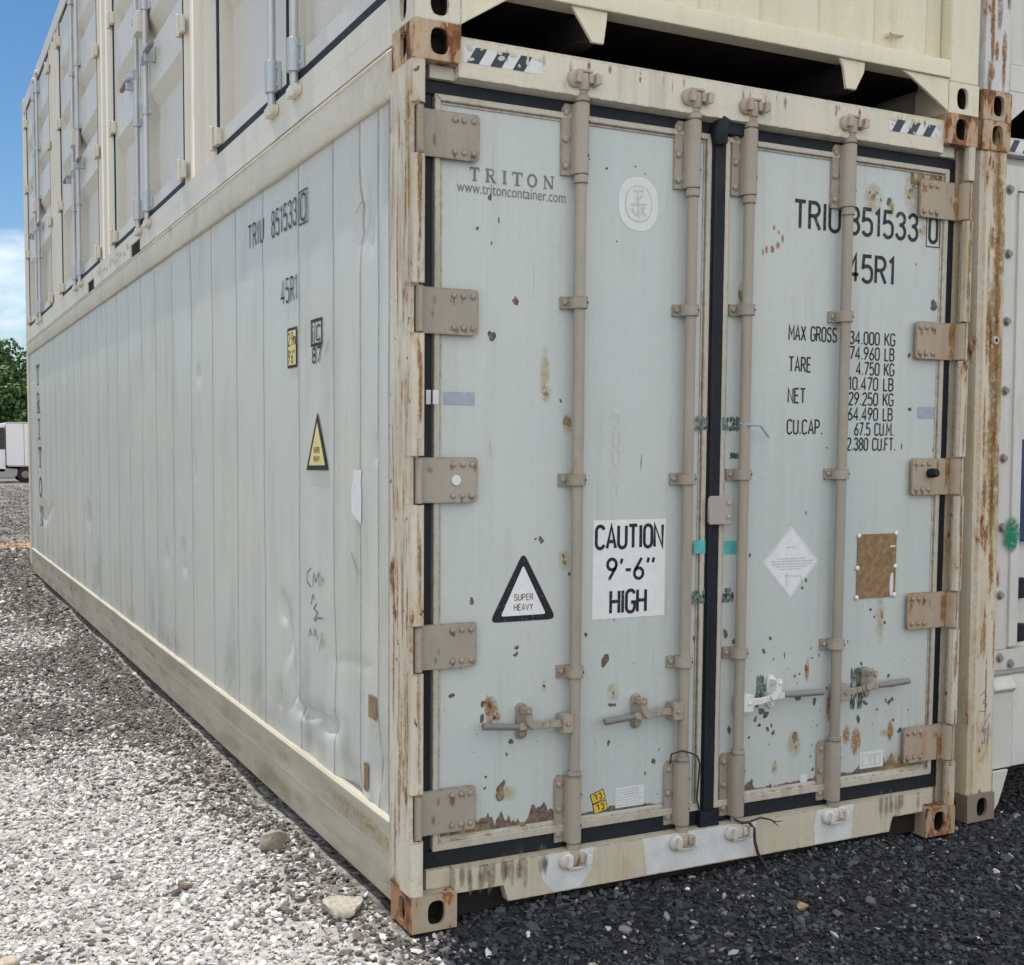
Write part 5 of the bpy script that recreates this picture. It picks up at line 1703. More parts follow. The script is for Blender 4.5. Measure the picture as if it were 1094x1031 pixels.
R_items = [((1.5320, 2.6784), 7, 4, 1), ((2.3014, 2.1566), 8, 10, 1), ((2.2916, 2.1449), 5, 6, 0), ((1.3337, 2.1354), 8, 14, 0), ((1.9614, 2.5490), 7, 6, 0), ((1.9416, 2.5649), 3, 4, 0), ((2.0443, 2.5426), 6, 10, 1), ((2.0599, 2.5189), 4, 6, 0), ((2.1561, 2.5930), 5, 6, 0), ((2.1471, 2.5668), 4, 4, 0), ((2.1703, 2.6125), 3, 4, 0),
           ((1.9800, 2.5686), 3, 3, 1), ((2.0004, 2.5420), 3, 3, 0), ((2.2126, 2.4416), 3, 4, 0), ((2.1723, 1.9503), 4, 6, 0), ((2.2112, 1.9889), 3, 4, 0), ((2.1860, 1.7394), 4, 5, 1), ((2.3264, 1.5797), 5, 6, 1), ((2.1465, 1.5900), 2, 5, 1), ((1.6636, 1.3338), 2, 4, 1), ((1.3978, 1.1813), 3, 4, 1), ((1.6717, 1.0744), 4, 4, 0), ((1.6541, 1.0463), 4, 4, 0),
           ((1.2920, 0.8920), 7, 9, 1), ((1.3361, 0.8610), 6, 9, 1), ((1.1518, 0.8802), 5, 8, 1), ((1.4744, 0.8125), 5, 5, 1), ((1.5044, 0.8606), 4, 4, 1), ((1.5745, 0.7910), 1.5, 8, 1), ((1.6826, 0.7285), 4, 8, 0), ((1.6275, 0.7073), 3, 3, 0), ((1.6505, 0.7128), 3, 3, 0), ((1.6441, 0.6184), 6, 8, 1), ((1.7289, 0.5999), 5, 8, 1), ((1.6349, 0.4656), 10, 10, 0), ((1.6406, 0.4283), 3, 6, 0),
           ((1.4597, 0.5304), 4, 5, 1), ((1.4411, 0.5574), 5, 6, 1), ((1.5008, 0.5120), 4, 7, 1), ((1.5284, 0.4947), 4, 6, 1), ((1.5185, 0.5247), 3, 5, 1), ((1.4673, 0.5837), 8, 8, 1), ((1.4902, 0.5671), 8, 8, 1), ((1.4486, 0.6105), 6, 6, 1), ((1.3184, 0.5266), 5, 9, 1), ((1.4118, 0.4885), 4, 3, 1), ((1.4297, 0.3174), 4, 6, 1), ((1.5207, 0.2883), 3, 5, 1), ((1.5408, 0.3807), 2, 2, 1),
           ((1.5370, 0.3556), 3, 4, 0), ((1.7281, 0.3300), 3, 4, 1), ((1.7565, 0.3305), 6, 4, 1), ((1.7169, 0.3832), 2, 3, 1), ((1.9585, 0.5079), 5, 9, 1), ((1.9909, 0.5691), 6, 6, 1), ((1.9653, 0.7293), 4, 5, 1), ((2.1122, 0.6688), 4, 5, 1), ((2.1694, 0.6374), 2, 6, 1), ((2.1363, 0.5713), 4, 5, 1), ((2.1215, 0.5612), 4, 6, 1), ((2.1008, 0.5706), 3, 4, 1), ((2.1447, 0.4862), 3, 4, 1), ((2.0568, 0.5365), 3, 3, 1), ((2.1824, 0.4402), 6, 6, 1),
           ((2.1318, 0.4261), 5, 7, 0), ((2.0067, 0.9439), 3, 4, 1), ((2.0277, 0.9127), 2, 6, 1), ((2.0674, 0.9180), 4, 8, 0), ((2.0836, 0.8869), 3, 5, 0), ((1.7462, 0.5023), 2, 3, 1), ((1.7890, 0.6464), 3, 4, 0), ((1.7467, 0.7787), 2, 3, 1), ((1.3588, 0.8277), 3, 5, 1), ((1.2979, 0.8285), 4, 6, 1)]
for i in range(40):
    R_items.append(((rc.uniform(1.26, 2.28), rc.uniform(.3, 2.6) if rc.random() < .2 else rc.uniform(.3, .85)), rc.uniform(.9, 2.2), rc.uniform(.9, 2.8), rc.choice((1, 1, 0))))
chip_set(rdoor, R_items)

def ragged(parent, pl, x0, x1, z0, zf, n, mi=0, name='scraped_edge'):
    """bare metal along a bottom edge, its top torn into steps; zf gives the mean height from 0 to 1 along it"""
    rg = MB()
    top = []
    wk = 0.0
    for k in range(n + 1):
        u = k / n
        wk = wk * .62 + rc.uniform(-.55, .55) * (.9 if rc.random() < .8 else 1.8)
        top.append((x0 + (x1 - x0) * (u + (rc.uniform(-.3, .3) / n if 0 < k < n else 0)), z0 + max(.002, zf(u) * (1 + max(-.9, min(1.1, wk))))))
    for (xa, za), (xb, zb2) in zip(top[:-1], top[1:]):
        rg.poly([pl(xa, z0, .0006), pl(xb, z0, .0006), pl(xb, zb2, .0006), pl(xa, za, .0006)], mi)
    return absorb(parent, rg, ['chip', 'chipd'])
zi = ZB + .0425
ragged(ldoor, pD, XL0 + .032, .615, zi, lambda u: .030 + .018 * math.sin(9 * u + 1) ** 2, 60)
ragged(ldoor, pD, .64, 1.03, zi, lambda u: .006 + .030 * math.exp(-((u - .6) / .22) ** 2), 30)
ragged(rdoor, pD, 1.36, 1.79, zi, lambda u: .008 + .03 * math.exp(-((u - .97) / .08) ** 2) + .022 * math.exp(-((u - .15) / .08) ** 2), 36)
ragged(rdoor, pD, 1.85, XR1 - .034, zi, lambda u: .020 + .055 * u ** 1.3, 34)
ragged(rdoor, pD, (2.1525, 2.6794)[0], (2.3241, 2.6976)[0], ZT - .075, lambda u: .034 + .012 * math.sin(20 * u), 14)

st = Stain()
def spot(parent, c, wpx, hpx, mi):
    s_ = math.hypot(c[0] + 1.46, 3.46) / 1250
    st.spot(pD, c, wpx * s_ * .55, hpx * s_ * .75, .0007 + .00005 * mi, mi)
for c, w2, h2, mi in (((0.3183, 0.6904), 16, 24, 0), ((0.3041, 0.7108), 10, 16, 0), ((0.3362, 0.6727), 10, 12, 0), ((0.5119, 1.8234), 12, 44, 1), ((0.5162, 1.7607), 14, 14, 1), ((0.5162, 1.7576), 7, 5, 0), ((0.5200, 0.7596), 7, 10, 1), ((0.8020, 0.7126), 18, 16, 1), ((0.6017, 1.6611), 14, 18, 1), ((0.3741, 0.4014), 30, 14, 1), ((0.4481, 0.2449), 60, 24, 1), ((1.1139, 0.3026), 12, 34, 1), ((0.5928, 1.1929), 14, 18, 1), ((0.2332, 0.2846), 70, 14, 1)):
    spot(ldoor, c, w2, h2, mi)
absorb(ldoor, st, ['rust_stain', 'yel_stain'], st.fv)
st = Stain()
for c, w2, h2, mi in (((1.8107, 0.5666), 12, 24, 0), ((1.9470, 0.4184), 14, 22, 0), ((1.8969, 0.4500), 10, 16, 0), ((2.1312, 0.4415), 9, 16, 0), ((2.1010, 0.4369), 16, 6, 1), ((1.4459, 2.3095), 4, 6, 0), ((1.4720, 2.3149), 6, 6, 0), ((1.4980, 2.3306), 6, 6, 0), ((1.5194, 2.3563), 4, 7, 0), ((1.4287, 2.2980), 2, 8, 0), ((1.4785, 2.3940), 4, 4, 0), ((1.5010, 2.3788), 4, 4, 0),
                      ((1.9616, 2.5455), 24, 24, 1), ((2.1564, 2.5858), 18, 30, 1), ((2.2278, 2.4429), 12, 12, 1), ((2.0550, 2.5184), 10, 16, 1), ((2.2190, 2.6501), 50, 26, 1), ((2.0578, 0.9073), 12, 40, 1), ((1.6310, 0.4404), 20, 22, 1), ((1.5369, 0.3593), 10, 10, 1), ((2.2845, 0.3521), 30, 40, 1), ((2.1826, 0.3049), 60, 20, 1), ((1.5538, 0.2477), 60, 18, 1), ((1.3339, 2.1286), 12, 26, 1), ((1.6874, 0.7245), 6, 18, 0)):
    spot(rdoor, c, w2, h2, mi)
absorb(rdoor, st, ['rust_stain', 'yel_stain'], st.fv)
# faint pen digits on the left door
pn = MB()
for (u, v, chh) in ((.0, 0, '3'), (.0, -.062, '0'), (0, -.125, '0'), (0, -.188, '2'), (0, -.24, '1')):
    p = (0.7871, 1.6443)
    text(pn, pD, chh, p[0], p[1] + v, .05, .026, .06, lift=LF)
pn.build('marker_scrawl', 'palegrey', ldoor, smooth=0)

# wires caught on the rods, and a cut seal tie
mb = MB()
x2, x3 = RODS[1][0], RODS[2][0]
mb.tube([(x2 - .045, .045, .435), (x2 - .052, .030, .475), (x2 - .02, .005, .49), (x2 + .015, .002, .478), (x2 + .05, .012, .46), (x2 + .075, .03, .425), (x2 + .078, .04, .36), (x2 + .076, .045, .29), (x2 + .088, .045, .25), (x2 + .10, .044, .215)], .0032, 7)
o = mb.build('wire', 'wire', None)
tag(o, 'thin dark wire looped over the lock rod left of the door gap', 'wire', 'loose wires on the door gear')
mb = MB()
mb.tube([(x3 - .028, .012, .205), (x3 - .005, -.006, .192), (x3 + .030, -.004, .190), (x3 + .048, -.012, .165), (x3 + .046, -.020, .12), (x3 + .058, -.024, .075), (x3 + .085, -.030, .030), (x3 + .095, -.04, .005)], [.004, .005, .006, .006, .0055, .006, .006, .005], 7)
mb.tube([(x3 + .040, -.003, .192), (x3 + .085, -.004, .200), (x3 + .135, -.006, .185), (x3 + .165, -.01, .158)], [.004, .0035, .003, .0015], 6)
mb.tube([(x3 + .10, -.005, .197), (x3 + .15, -.012, .178), (x3 + .185, -.012, .176)], [.003, .002, .001], 6)
o = mb.build('wire', 'wire', None)
tag(o, 'black wire hanging from a lock rod foot down onto the dark stones', 'wire', 'loose wires on the door gear')
mb = MB()
p0, p1, p2 = (1.3347, 1.6640), (1.3779, 1.6612), (1.4444, 1.6206)
mb.tube([(x3 - .022, .03, p0[1] + .005), (x3, .008, p0[1]), (p1[0] + .012, .012, p1[1]), (p2[0], .03, p2[1])], [.0035, .0035, .0035, .004], 7)
o = mb.build('seal_tie', 'bluetie', None)
tag(o, 'cut pale blue plastic tie dangling from the lock rod right of the gap', 'seal tie')
# ==================================================================  upper container with side doors
up = thing('side_door_container', 'cream container with galvanised side-door rods stacked on the grey refrigerated one', 'shipping container', (0, 0, CH))
casting(up, 0, 0, 0, mat='frame')
casting(up, CW - .162, 0, 0, right=True, mat='cream')
casting(up, 0, CL - .178, 0, back=True, mat='cream')
casting(up, CW - .162, CL - .178, 0, right=True, back=True, mat='cream')
for rt in (False, True):
    for bk in (False, True):
        casting(up, CW - .162 if rt else 0, CL - .178 if bk else 0, CH - .118, right=rt, back=bk, mat='cream', top=True)
        mb = MB()
        xa = CW - .160 if rt else .0015
        ya = CL - .165 if bk else .002
        mb.box(xa, xa + .1585, ya, ya + .163, .1185, 2.7775)
        mb.build('corner_post', 'cream', up, bevel=.006)

# front end: corrugated sheet, sill beam with gussets and the two tunnel legs
prof = []
x = .163
while x < CW - .163:
    for dx, y in ((0, .012), (.10, .012), (.145, .050), (.225, .050)):
        xx = min(x + dx, CW - .163)
        if not prof or xx > prof[-1][0] + 1e-4:
            prof.append((xx, y))
    x += .270
prof = prof + [(CW - .163, .075), (.163, .075)]
mb = MB()
mb.prism(prof, 2, .16, 2.72)
fw = mb.build('front_wall', 'cream', up, bevel=.003)
mb = MB()
mb.tube([(1.985, .022, .262), (2.165, .022, .262)], .006, 8)
mb.box(1.985, 1.997, .024, .055, .255, .269)
mb.box(2.153, 2.165, .024, .055, .255, .269)
mb.build('lashing_bar', 'cream', fw)
mb = MB()
mb.prism([(-.006, .128), (-.006, .185), (-.002, .198), (.075, .198), (.075, .128)], 0, .1625, CW - .1625)
mb.build('sill', 'cream', up, bevel=.003)
mb = MB()
mb.prism([(.1625, .004), (.1625, .1275), (.395, .1275), (.33, .108)], 1, .003, .014)
mb.build('gusset', 'cream', up, bevel=.002)
mb = MB()
mb.prism([(CW - .1625, .004), (CW - .1625, .1275), (CW - .41, .1275), (CW - .36, .108)], 1, .003, .014)
mb.build('gusset', 'cream', up, bevel=.002)
for (a, b_, c_, d_) in ((.566, .704, .645, .690), (1.716, 1.842, 1.752, 1.800)):
    mb = MB()
    mb.prism([(a, .1275), (b_, .1275), (b_ - .004, .09), (d_, .022), (c_, .022), (a + .02, .10)], 1, .004, .016)
    xm = (a + b_) / 2
    mb.box(xm - .012, xm + .012, .0165, 3.2, .024, .127, 1)
    mb.box(xm - .04, xm + .03, .0165, 3.2, .020, .0235, 1)
    mb.build('tunnel_leg', ['cream', 'under'], up, bevel=.003)
mb = MB()
mb.box(.165, CW - .165, -.002, .09, 2.722, 2.85)
mb.build('header', 'cream', up, bevel=.004)
mb = MB()
mb.box(.10, CW - .10, .08, CL - .05, .150, .20)
y = .45
while y < CL - .3:
    mb.box(.10, .66 if y < 3.2 else CW - .10, y, y + .05, .032, .149)
    mb.box(1.80 if y < 3.2 else .11, CW - .10, y, y + .05, .0325, .1495)
    y += .40
mb.build('underfloor', 'under', up)
mb = MB()
mb.box(.09, CW - .09, .09, CL - .09, 2.80, 2.865)
mb.build('roof', 'cream', up, bevel=.003)
mb = MB()
mb.box(CW - .06, CW - .012, .166, CL - .166, .126, 2.75)
mb.build('side_panel', 'cream', up)
mb = MB()
mb.box(.165, CW - .165, CL - .09, CL - .02, .01, 2.85)
mb.build('end_wall', 'cream', up)
# long side: rails
FP = [(4.555, 4.905), (6.575, 6.935)]
for rt in (False, True):
    X = (lambda x: CW - x) if rt else (lambda x: x)
    mb = MB()
    mb.box(X(.002), X(.10), .1785, CL - .1785, .052, .126)
    segs = [.1785] + [v for p in FP for v in p] + [CL - .1785]
    for a, b_ in zip(segs[::2], segs[1::2]):
        mb.prism([(X(.002), -.028), (X(.099), -.028), (X(.099), .0525), (X(.002), .0525)], 1, a, b_)
    for a, b_ in FP:
        mb.box(X(.012), X(.10), a + .001, b_ - .001, -.026, .051, 1)  # black block fills each fork pocket in place of its shade
    br = mb.build('bottom_rail', ['cream_side', 'under'], up, smooth=0)
    if not rt:
        sm_ = MB()
        rs = random.Random(2)
        for i in range(10):
            yv = 6.35 - i * .15
            for k in range(3):
                blob(sm_, Plane('side', .002), (yv + rs.uniform(-.04, .04), .045 + rs.uniform(-.02, .035)), .03, .012, .0006 + .00005 * k, rs, 0, 8, .4)
        absorb(br, sm_, flat('faded_red_stencil', (0.47, 0.36, 0.28), 0.6))
    mb = MB()
    mb.box(X(.000), X(.10), .166, CL - .166, 2.712, 2.86)
    mb.build('top_rail', 'cream_side', up, bevel=.004)

YC = [1.325, 4.38, 7.43, 10.585]
HW = 1.155
PROF = [(.165, .018), (.245, .018), (.265, .070), (.805, .070), (.895, .018), (1.18, .018), (1.20, .070), (1.272, .070), (1.362, .018), (1.65, .018), (1.67, .070), (1.742, .070), (1.832, .018), (2.12, .018), (2.14, .070), (2.212, .070), (2.302, .018), (2.69, .018)]
def side_posts(y0, y1):
    mb = MB()
    n = max(1, round((y1 - y0) / .24))
    wv = (y1 - y0) / n
    pl = [(.08, y0)]
    for i in range(n):
        a = y0 + i * wv
        pl += [(.004, a + .0005), (.004, a + .40 * wv), (.045, a + .52 * wv), (.045, a + .86 * wv), (.004, a + .995 * wv)]
    pl += [(.08, y1)]
    mb.prism(pl, 2, .1265, 2.7115)
    return mb.build('side_post', 'cream_side', up, bevel=.002)
side_posts(.1665, YC[0] - HW - .012)
for a, b_ in zip(YC[:-1], YC[1:]):
    side_posts(a + HW + .012, b_ - HW - .012)
side_posts(YC[-1] + HW + .012, CL - .1665)

def side_leaf(s):
    """one leaf, hinged at its outer edge; the pair meets at y = 0"""
    ya, yb = (.013, HW - .026)
    Y = lambda v: s * v
    mb = MB()
    pr_ = [(x_, z_) for z_, x_ in PROF] + [(.095, 2.69), (.095, .165)]
    mb.prism(pr_, 1, Y(ya + .04), Y(yb - .045))
    for a, b_ in ((ya, ya + .0395), (yb - .0445, yb)):
        mb.box(.012, .095, Y(a), Y(b_), .163, 2.6905)
    d = mb.build('door', 'leaf_paint', up, smooth=0)
    g = MB()
    g.box(.0045, .05, Y(.0005), Y(HW + .008), .1265, .162)
    g.box(.012, .05, Y(.0005), Y(HW + .008), 2.691, 2.711)
    g.box(.0055, .05, Y(yb + .001), Y(HW + .008), .163, 2.691)
    g.box(.0065, .05, Y(.0005), Y(ya - .001), .163, 2.691)
    g.build('door_gasket', 'gasket', d, bevel=.003)
    h = MB()
    h.box(-.020, .0035, Y(HW + .006), Y(HW + .065), -.045, .045)
    h.box(-.018, .011, Y(HW - .075), Y(HW - .008), -.040, .040)
    h.tube([(-.024, Y(HW + .002), -.060), (-.024, Y(HW + .002), .060)], .013, 10)
    h0 = h.build('hinge', 'cream_side', d, bevel=.004)
    h0.location = (0, 0, .205)
    for z in (.985, 1.755, 2.52):
        dup(h0, (0, 0, z))
    yr = Y(.155)
    r = MB()
    r.tube([(-.012, yr, .075), (-.012, yr, 2.76)], .0175, 14)
    r.build('lock_rod', 'galv', d)
    for (z0, z1) in ((.16, .29), (2.54, 2.67)):
        c = MB()
        c.tube([(-.012, yr, z0), (-.012, yr, z1)], .030, 14)
        c.box(.002, .0165, yr - .050, yr + .050, z0 + .006, z1 - .006)
        for dy in (-.04, .04):
            for dz in (.03, .10):
                c.dome((.002, yr + dy, z0 + dz), (-1, 0, 0), .009, .007, 8)
        c.build('rod_bearing', 'galvb', d, bevel=.002)
    for z in (.78, 1.42, 1.95):
        c = MB()
        c.tube([(-.012, yr, z - .022), (-.012, yr, z + .022)], .026, 12)
        c.box(.001, .0165, yr - .048, yr + .048, z - .02, z + .02)
        c.build('rod_guide', 'galvb', d, bevel=.002)
    for z in (.085, 2.755):
        c = MB()
        c.tube([(-.012, yr, z - .02), (-.012, yr, z + .02)], .024, 12)
        c.tube([(.001, yr - .04, z), (-.030, yr - .04, z)], .022, 12)
        c.tube([(.001, yr + .04, z), (-.030, yr + .04, z)], .022, 12)
        c.build('locking_cam', 'cream_side', d, bevel=.003)
    c = MB()
    zh = 1.09
    c.box(-.045, .0, yr - .018, yr + .018, zh - .03, zh + .03)
    c.tube([(-.030, yr, zh), (-.038, yr + s * .09, zh + .005), (-.040, yr + s * .14, zh + .003)], [.012, .012, .011], 8)
    c.tube([(-.040, yr + s * .14, zh + .003), (-.042, yr + s * .27, zh - .004), (-.042, yr + s * .37, zh - .006)], [.014, .017, .016], 10, 1)
    c.box(-.050, .017, yr + s * .145, yr + s * .185, zh - .055, zh + .04)
    c.build('door_handle', ['galvb', 'grip'], d, bevel=.003)
    if s < 0:
        c = MB()
        c.box(-.060, .016, yr + .02, yr + .15, 1.27, 1.40)
        c.build('lock_box', 'cream_side', d, bevel=.004)
    return d
leaves = [side_leaf(1), side_leaf(-1)]
def dup_tree(o, loc, parent):
    c = dup(o, loc, parent)
    for ch in o.children:
        dup(ch, None, c)
    return c
for k, yc in enumerate(YC):
    for lf_ in leaves:
        if k == 0:
            lf_.location = (0, yc, 0)
        else:
            dup_tree(lf_, (0, yc, 0), up)

# ==================================================================  neighbouring stack on the right
def plain_box(parent, L, mat, zb=.12):
    mb = MB()
    mb.box(.004, .05, .19, L - .19, zb + .20, 2.72)
    mb.box(-.002, .10, .179, L - .179, .04, zb + .199)
    mb.box(-.002, .10, .179, L - .179, 2.721, 2.85)
    mb.build('side_panel', mat, parent, bevel=.003)
    mb = MB()
    mb.box(CW - .05, CW - .004, .19, L - .19, zb + .20, 2.72)
    mb.box(CW - .10, CW + .002, .179, L - .179, .04, zb + .199)
    mb.box(CW - .10, CW + .002, .179, L - .179, 2.721, 2.85)
    mb.build('side_panel', mat, parent, bevel=.003)
    mb = MB()
    mb.box(.101, CW - .101, .25, L - .03, 2.78, 2.86)
    mb.build('roof', mat, parent)
    mb = MB()
    mb.box(.101, CW - .101, .25, L - .1, .15, .25)
    mb.build('underframe', 'under', parent)
    mb = MB()
    mb.box(.06, CW - .06, L - .1, L - .01, .12, 2.777)
    mb.build('end_wall', mat, parent)

nb = thing('refrigerated_container', 'rust-streaked refrigerated container with a bolted machinery end, lower right of the stack', 'shipping container', (2.578, .06, .0))
nb.rotation_euler = (0, -.0155, 0)
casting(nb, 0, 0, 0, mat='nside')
casting(nb, CW - .162, 0, 0, right=True, mat='nwhite')
casting(nb, 0, 0, CH - .118 + .02, mat='rusty', top=True)
casting(nb, CW - .162, 0, CH - .118 + .02, right=True, mat='rusty', top=True)
for rt in (False, True):
    casting(nb, CW - .162 if rt else 0, CL - .178, 0, right=rt, back=True, mat='nwhite')
    casting(nb, CW - .162 if rt else 0, CL - .178, CH - .118 + .02, right=rt, back=True, mat='nwhite', top=True)
    X = (lambda x: CW - x) if rt else (lambda x: x)
    mb = MB()
    mb.prism([(X(.001), .17), (X(.001), .030), (X(.006), .014), (X(.018), .008), (X(.030), .012), (X(.036), .006), (X(.150), .006), (X(.160), .016), (X(.160), .17)], 2, .1185, CH - .0985)
    for m_i, o in enumerate([0]):
        pass
    pz = mb.build('corner_post', 'npost', nb, bevel=.003)
    if not rt:
        st = Stain()
        rq = random.Random(31)
        for i in range(9):
            zc = 2.70 - i * .17
            st.spot(Plane('front', .0055), (.112 + rq.uniform(-.008, .008), zc), rq.uniform(.008, .02), rq.uniform(.12, .2), .0006, 0)
        for i in range(14):
            st.spot(Plane('front', .0055), (.105 + rq.uniform(-.02, .02), 2.72 - i * .11), rq.uniform(.02, .05), rq.uniform(.12, .25), .0003, 1)
        for i in range(34):
            st.spot(Plane('front', .0055), (rq.uniform(.045, .145), rq.uniform(.3, 2.7)), rq.uniform(.004, .012), rq.uniform(.02, .16), .0009, rq.choice((0, 1, 1)))
        absorb(pz, st, ['rust_stain', 'yel_stain'], st.fv)
        mb = MB()
        mb.tube([(.105, .007, 2.03), (.105, -.004, 2.03)], [.019, .017], 16)
        mb.tube([(.105, -.0038, 2.03), (.105, -.0045, 2.03)], .009, 12, 1)
        mb.build('vent_plug', ['npost', 'black'], pz, bevel=.001)
        mk = MB()
        pn_ = Plane('front', .006)
        def ink(pts):
            stroke(mk, pn_, pts, .0022, .0008)
        ink([(.07, .54), (.10, .56), (.105, .53), (.085, .51), (.11, .50), (.10, .47), (.065, .475)])
        ink([(.13, .46), (.075, .38)])
        ink([(.105, .40), (.10, .33)])
        ink([(.125, .42), (.118, .32)])
        mk.build('marker_scrawl', 'blueink', pz, smooth=0)
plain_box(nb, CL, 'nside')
# machinery end: frame with bolts, lower panel, fans, control box
mb = MB()
mb.box(.166, CW - .166, .075, .16, .60, 2.80)
mb.build('machinery_panel', 'nwhite', nb, bevel=.003)
mb = MB()
mb.box(.163, .178, .034, .10, .63, 2.77)
mb.box(CW - .178, CW - .163, .034, .10, .63, 2.77)
mb.build('frame_seal', 'gasket', nb, bevel=.002)
mf = MB()
mf.box(.179, .262, .040, .0745, .72, 2.76)
mf.box(CW - .262, CW - .179, .040, .0745, .72, 2.76)
mf.box(.2625, CW - .2625, .0405, .0745, 2.66, 2.76)
mf.box(.179, .60, .034, .0745, .632, .718)
mf.box(.6005, CW - .179, .0345, .0745, .632, .718)
mf.box(.262, .3135, .030, .0745, .73, 2.65)
mfr = mf.build('bolted_frame', 'nwhite', nb, bevel=.003)
for z in (2.66, 2.395, 2.115, 1.825, 1.54, 1.245, .955):
    for xx in (.212, CW - .212):
        b0 = MB()
        b0.tube([(xx, .040, z), (xx, .0375, z)], .021, 14)
        b0.tube([(xx, .0375, z), (xx, .024, z)], .0135, 6)
        b0.build('bolt', 'bolt', mfr, bevel=.0012)
for xx, z in ((.212, .685), (.278, .655), (.40, .68)):
    b0 = MB()
    b0.tube([(xx, .034, z), (xx, .031, z)], .021, 14)
    b0.tube([(xx, .031, z), (xx, .020, z)], .0135, 6)
    b0.build('bolt', 'bolt', mfr, bevel=.0012)
st = Stain()
st.spot(Plane('front', .029), (.262, 1.215), .062, .085, .0006)
absorb(mfr, st, ['green_spot'], [min(1, f * 1.25) for f in st.fv])
mb = MB()
mb.prism([(.030, .20), (.030, .53), (.012, .55), (.012, .56), (.045, .60), (.15, .60), (.15, .20)], 0, .163, .30)
mb.prism([(.034, .20), (.034, .54), (.05, .60), (.15, .60), (.15, .20)], 0, .3005, CW - .163)
mb.build('lower_panel', 'nwhite', nb, bevel=.004)
mb = MB()
mb.prism([(.1625, .004), (.1625, .199), (.255, .199), (.20, .06), (.175, .03)], 1, .010, .024)
mb.build('gusset', 'nwhite', nb, bevel=.002)
mb = MB()
mb.prism([(CW - .1625, .004), (CW - .1625, .199), (CW - .255, .199), (CW - .20, .06)], 1, .010, .024)
mb.build('gusset', 'nwhite', nb, bevel=.002)
mb = MB()
mb.box(.330, .80, .045, .0745, 1.18, 1.62)
mb.build('control_box', 'blue', nb, bevel=.006)
mb = MB()
mb.box(.322, .39, .050, .0745, .93, 1.02)
mb.build('dark_fitting', 'gasket', nb, bevel=.006)
mb = MB()
mb.box(.322, .39, .050, .0745, .74, .82)
mb.build('dark_fitting', 'gasket', nb, bevel=.006)
for cx_ in (.85, 1.58):
    mb = MB()
    for r_ in (.30, .24, .18, .12, .06):
        mb.tube([(cx_ + r_ * math.cos(2 * math.pi * k / 28), .066, 2.2 + r_ * math.sin(2 * math.pi * k / 28)) for k in range(29)], .006, 6, 0, False)
    mb.tube([(cx_, .0745, 2.2), (cx_, .07, 2.2)], .31, 32, 1)
    mb.build('fan_grille', ['steel', 'under'], nb)
mb = MB()
for k in range(14):
    mb.box(.95, 2.15, .055, .0745, .80 + k * .055, .83 + k * .055)
mb.build('condenser_grille', 'steel', nb, bevel=.003)
mb = MB()
mb.box(.163, CW - .163, .03, .12, 2.801, 2.87)
nh = mb.build('header', 'nwhite', nb, bevel=.003)
hz = MB()
pN = Plane('front', .03)
rect(hz, pN, .166, .42, 2.812, 2.862, .0008, 1)
for i in range(3):
    rect(hz, pN, .19 + i * .08, .225 + i * .08, 2.812, 2.862, .0014, 0, skew=.03)
absorb(nh, hz, ['navy', 'pale'])

nu = thing('cargo_container', 'white container with peeling rusty corner post, upper right of the stack', 'shipping container', (2.535, .06, CH + .022))
for rt in (False, True):
    for bk in (False, True):
        casting(nu, CW - .162 if rt else 0, CL - .178 if bk else 0, 0, right=rt, back=bk, mat='rusty')
        casting(nu, CW - .162 if rt else 0, CL - .178 if bk else 0, CH - .118, right=rt, back=bk, mat='rusty', top=True)
    X = (lambda x: CW - x) if rt else (lambda x: x)
    mb = MB()
    mb.prism([(X(.001), .17), (X(.001), .025), (X(.010), .010), (X(.03), .004), (X(.150), .004), (X(.160), .014), (X(.160), .17)], 2, .1185, 2.7775)
    pu = mb.build('corner_post', 'npost_up', nu, bevel=.003)
    if not rt:
        st = Stain()
        rq = random.Random(77)
        for i in range(40):
            st.spot(Plane('front', .0035), (rq.uniform(.03, .05) if i % 2 else rq.uniform(.03, .15), rq.uniform(.13, 1.4)), rq.uniform(.005, .02), rq.uniform(.02, .12), .0005 + .00002 * i, rq.choice((0, 0, 1)))
        absorb(pu, st, ['rust_stain', 'dirt_stain'], st.fv)
plain_box(nu, CL, 'nwhite', zb=.0)
mb = MB()
prof = []
x = .163
while x < CW - .163:
    for dx, y in ((0, .030), (.09, .030), (.13, .062), (.20, .062)):
        xx = min(x + dx, CW - .163)
        if not prof or xx > prof[-1][0] + 1e-4:
            prof.append((xx, y))
    x += .240
mb.prism(prof + [(CW - .163, .10), (.163, .10)], 2, .25, 2.72)
mb.build('front_wall', 'nwhite', nu, bevel=.003)
mb = MB()
mb.prism([(.012, .135), (.012, .24), (.03, .249), (.10, .249), (.10, .135)], 0, .1625, CW - .1625)
mb.prism([(.1625, .004), (.1625, .1345), (.34, .1345)], 1, .012, .026)
mb.prism([(CW - .1625, .004), (CW - .1625, .1345), (CW - .34, .1345)], 1, .012, .026)
mb.build('sill', 'nwhite', nu, bevel=.003)
mb = MB()
mb.box(.163, CW - .163, .02, .11, 2.721, 2.86)
mb.build('header', 'nwhite', nu, bevel=.003)

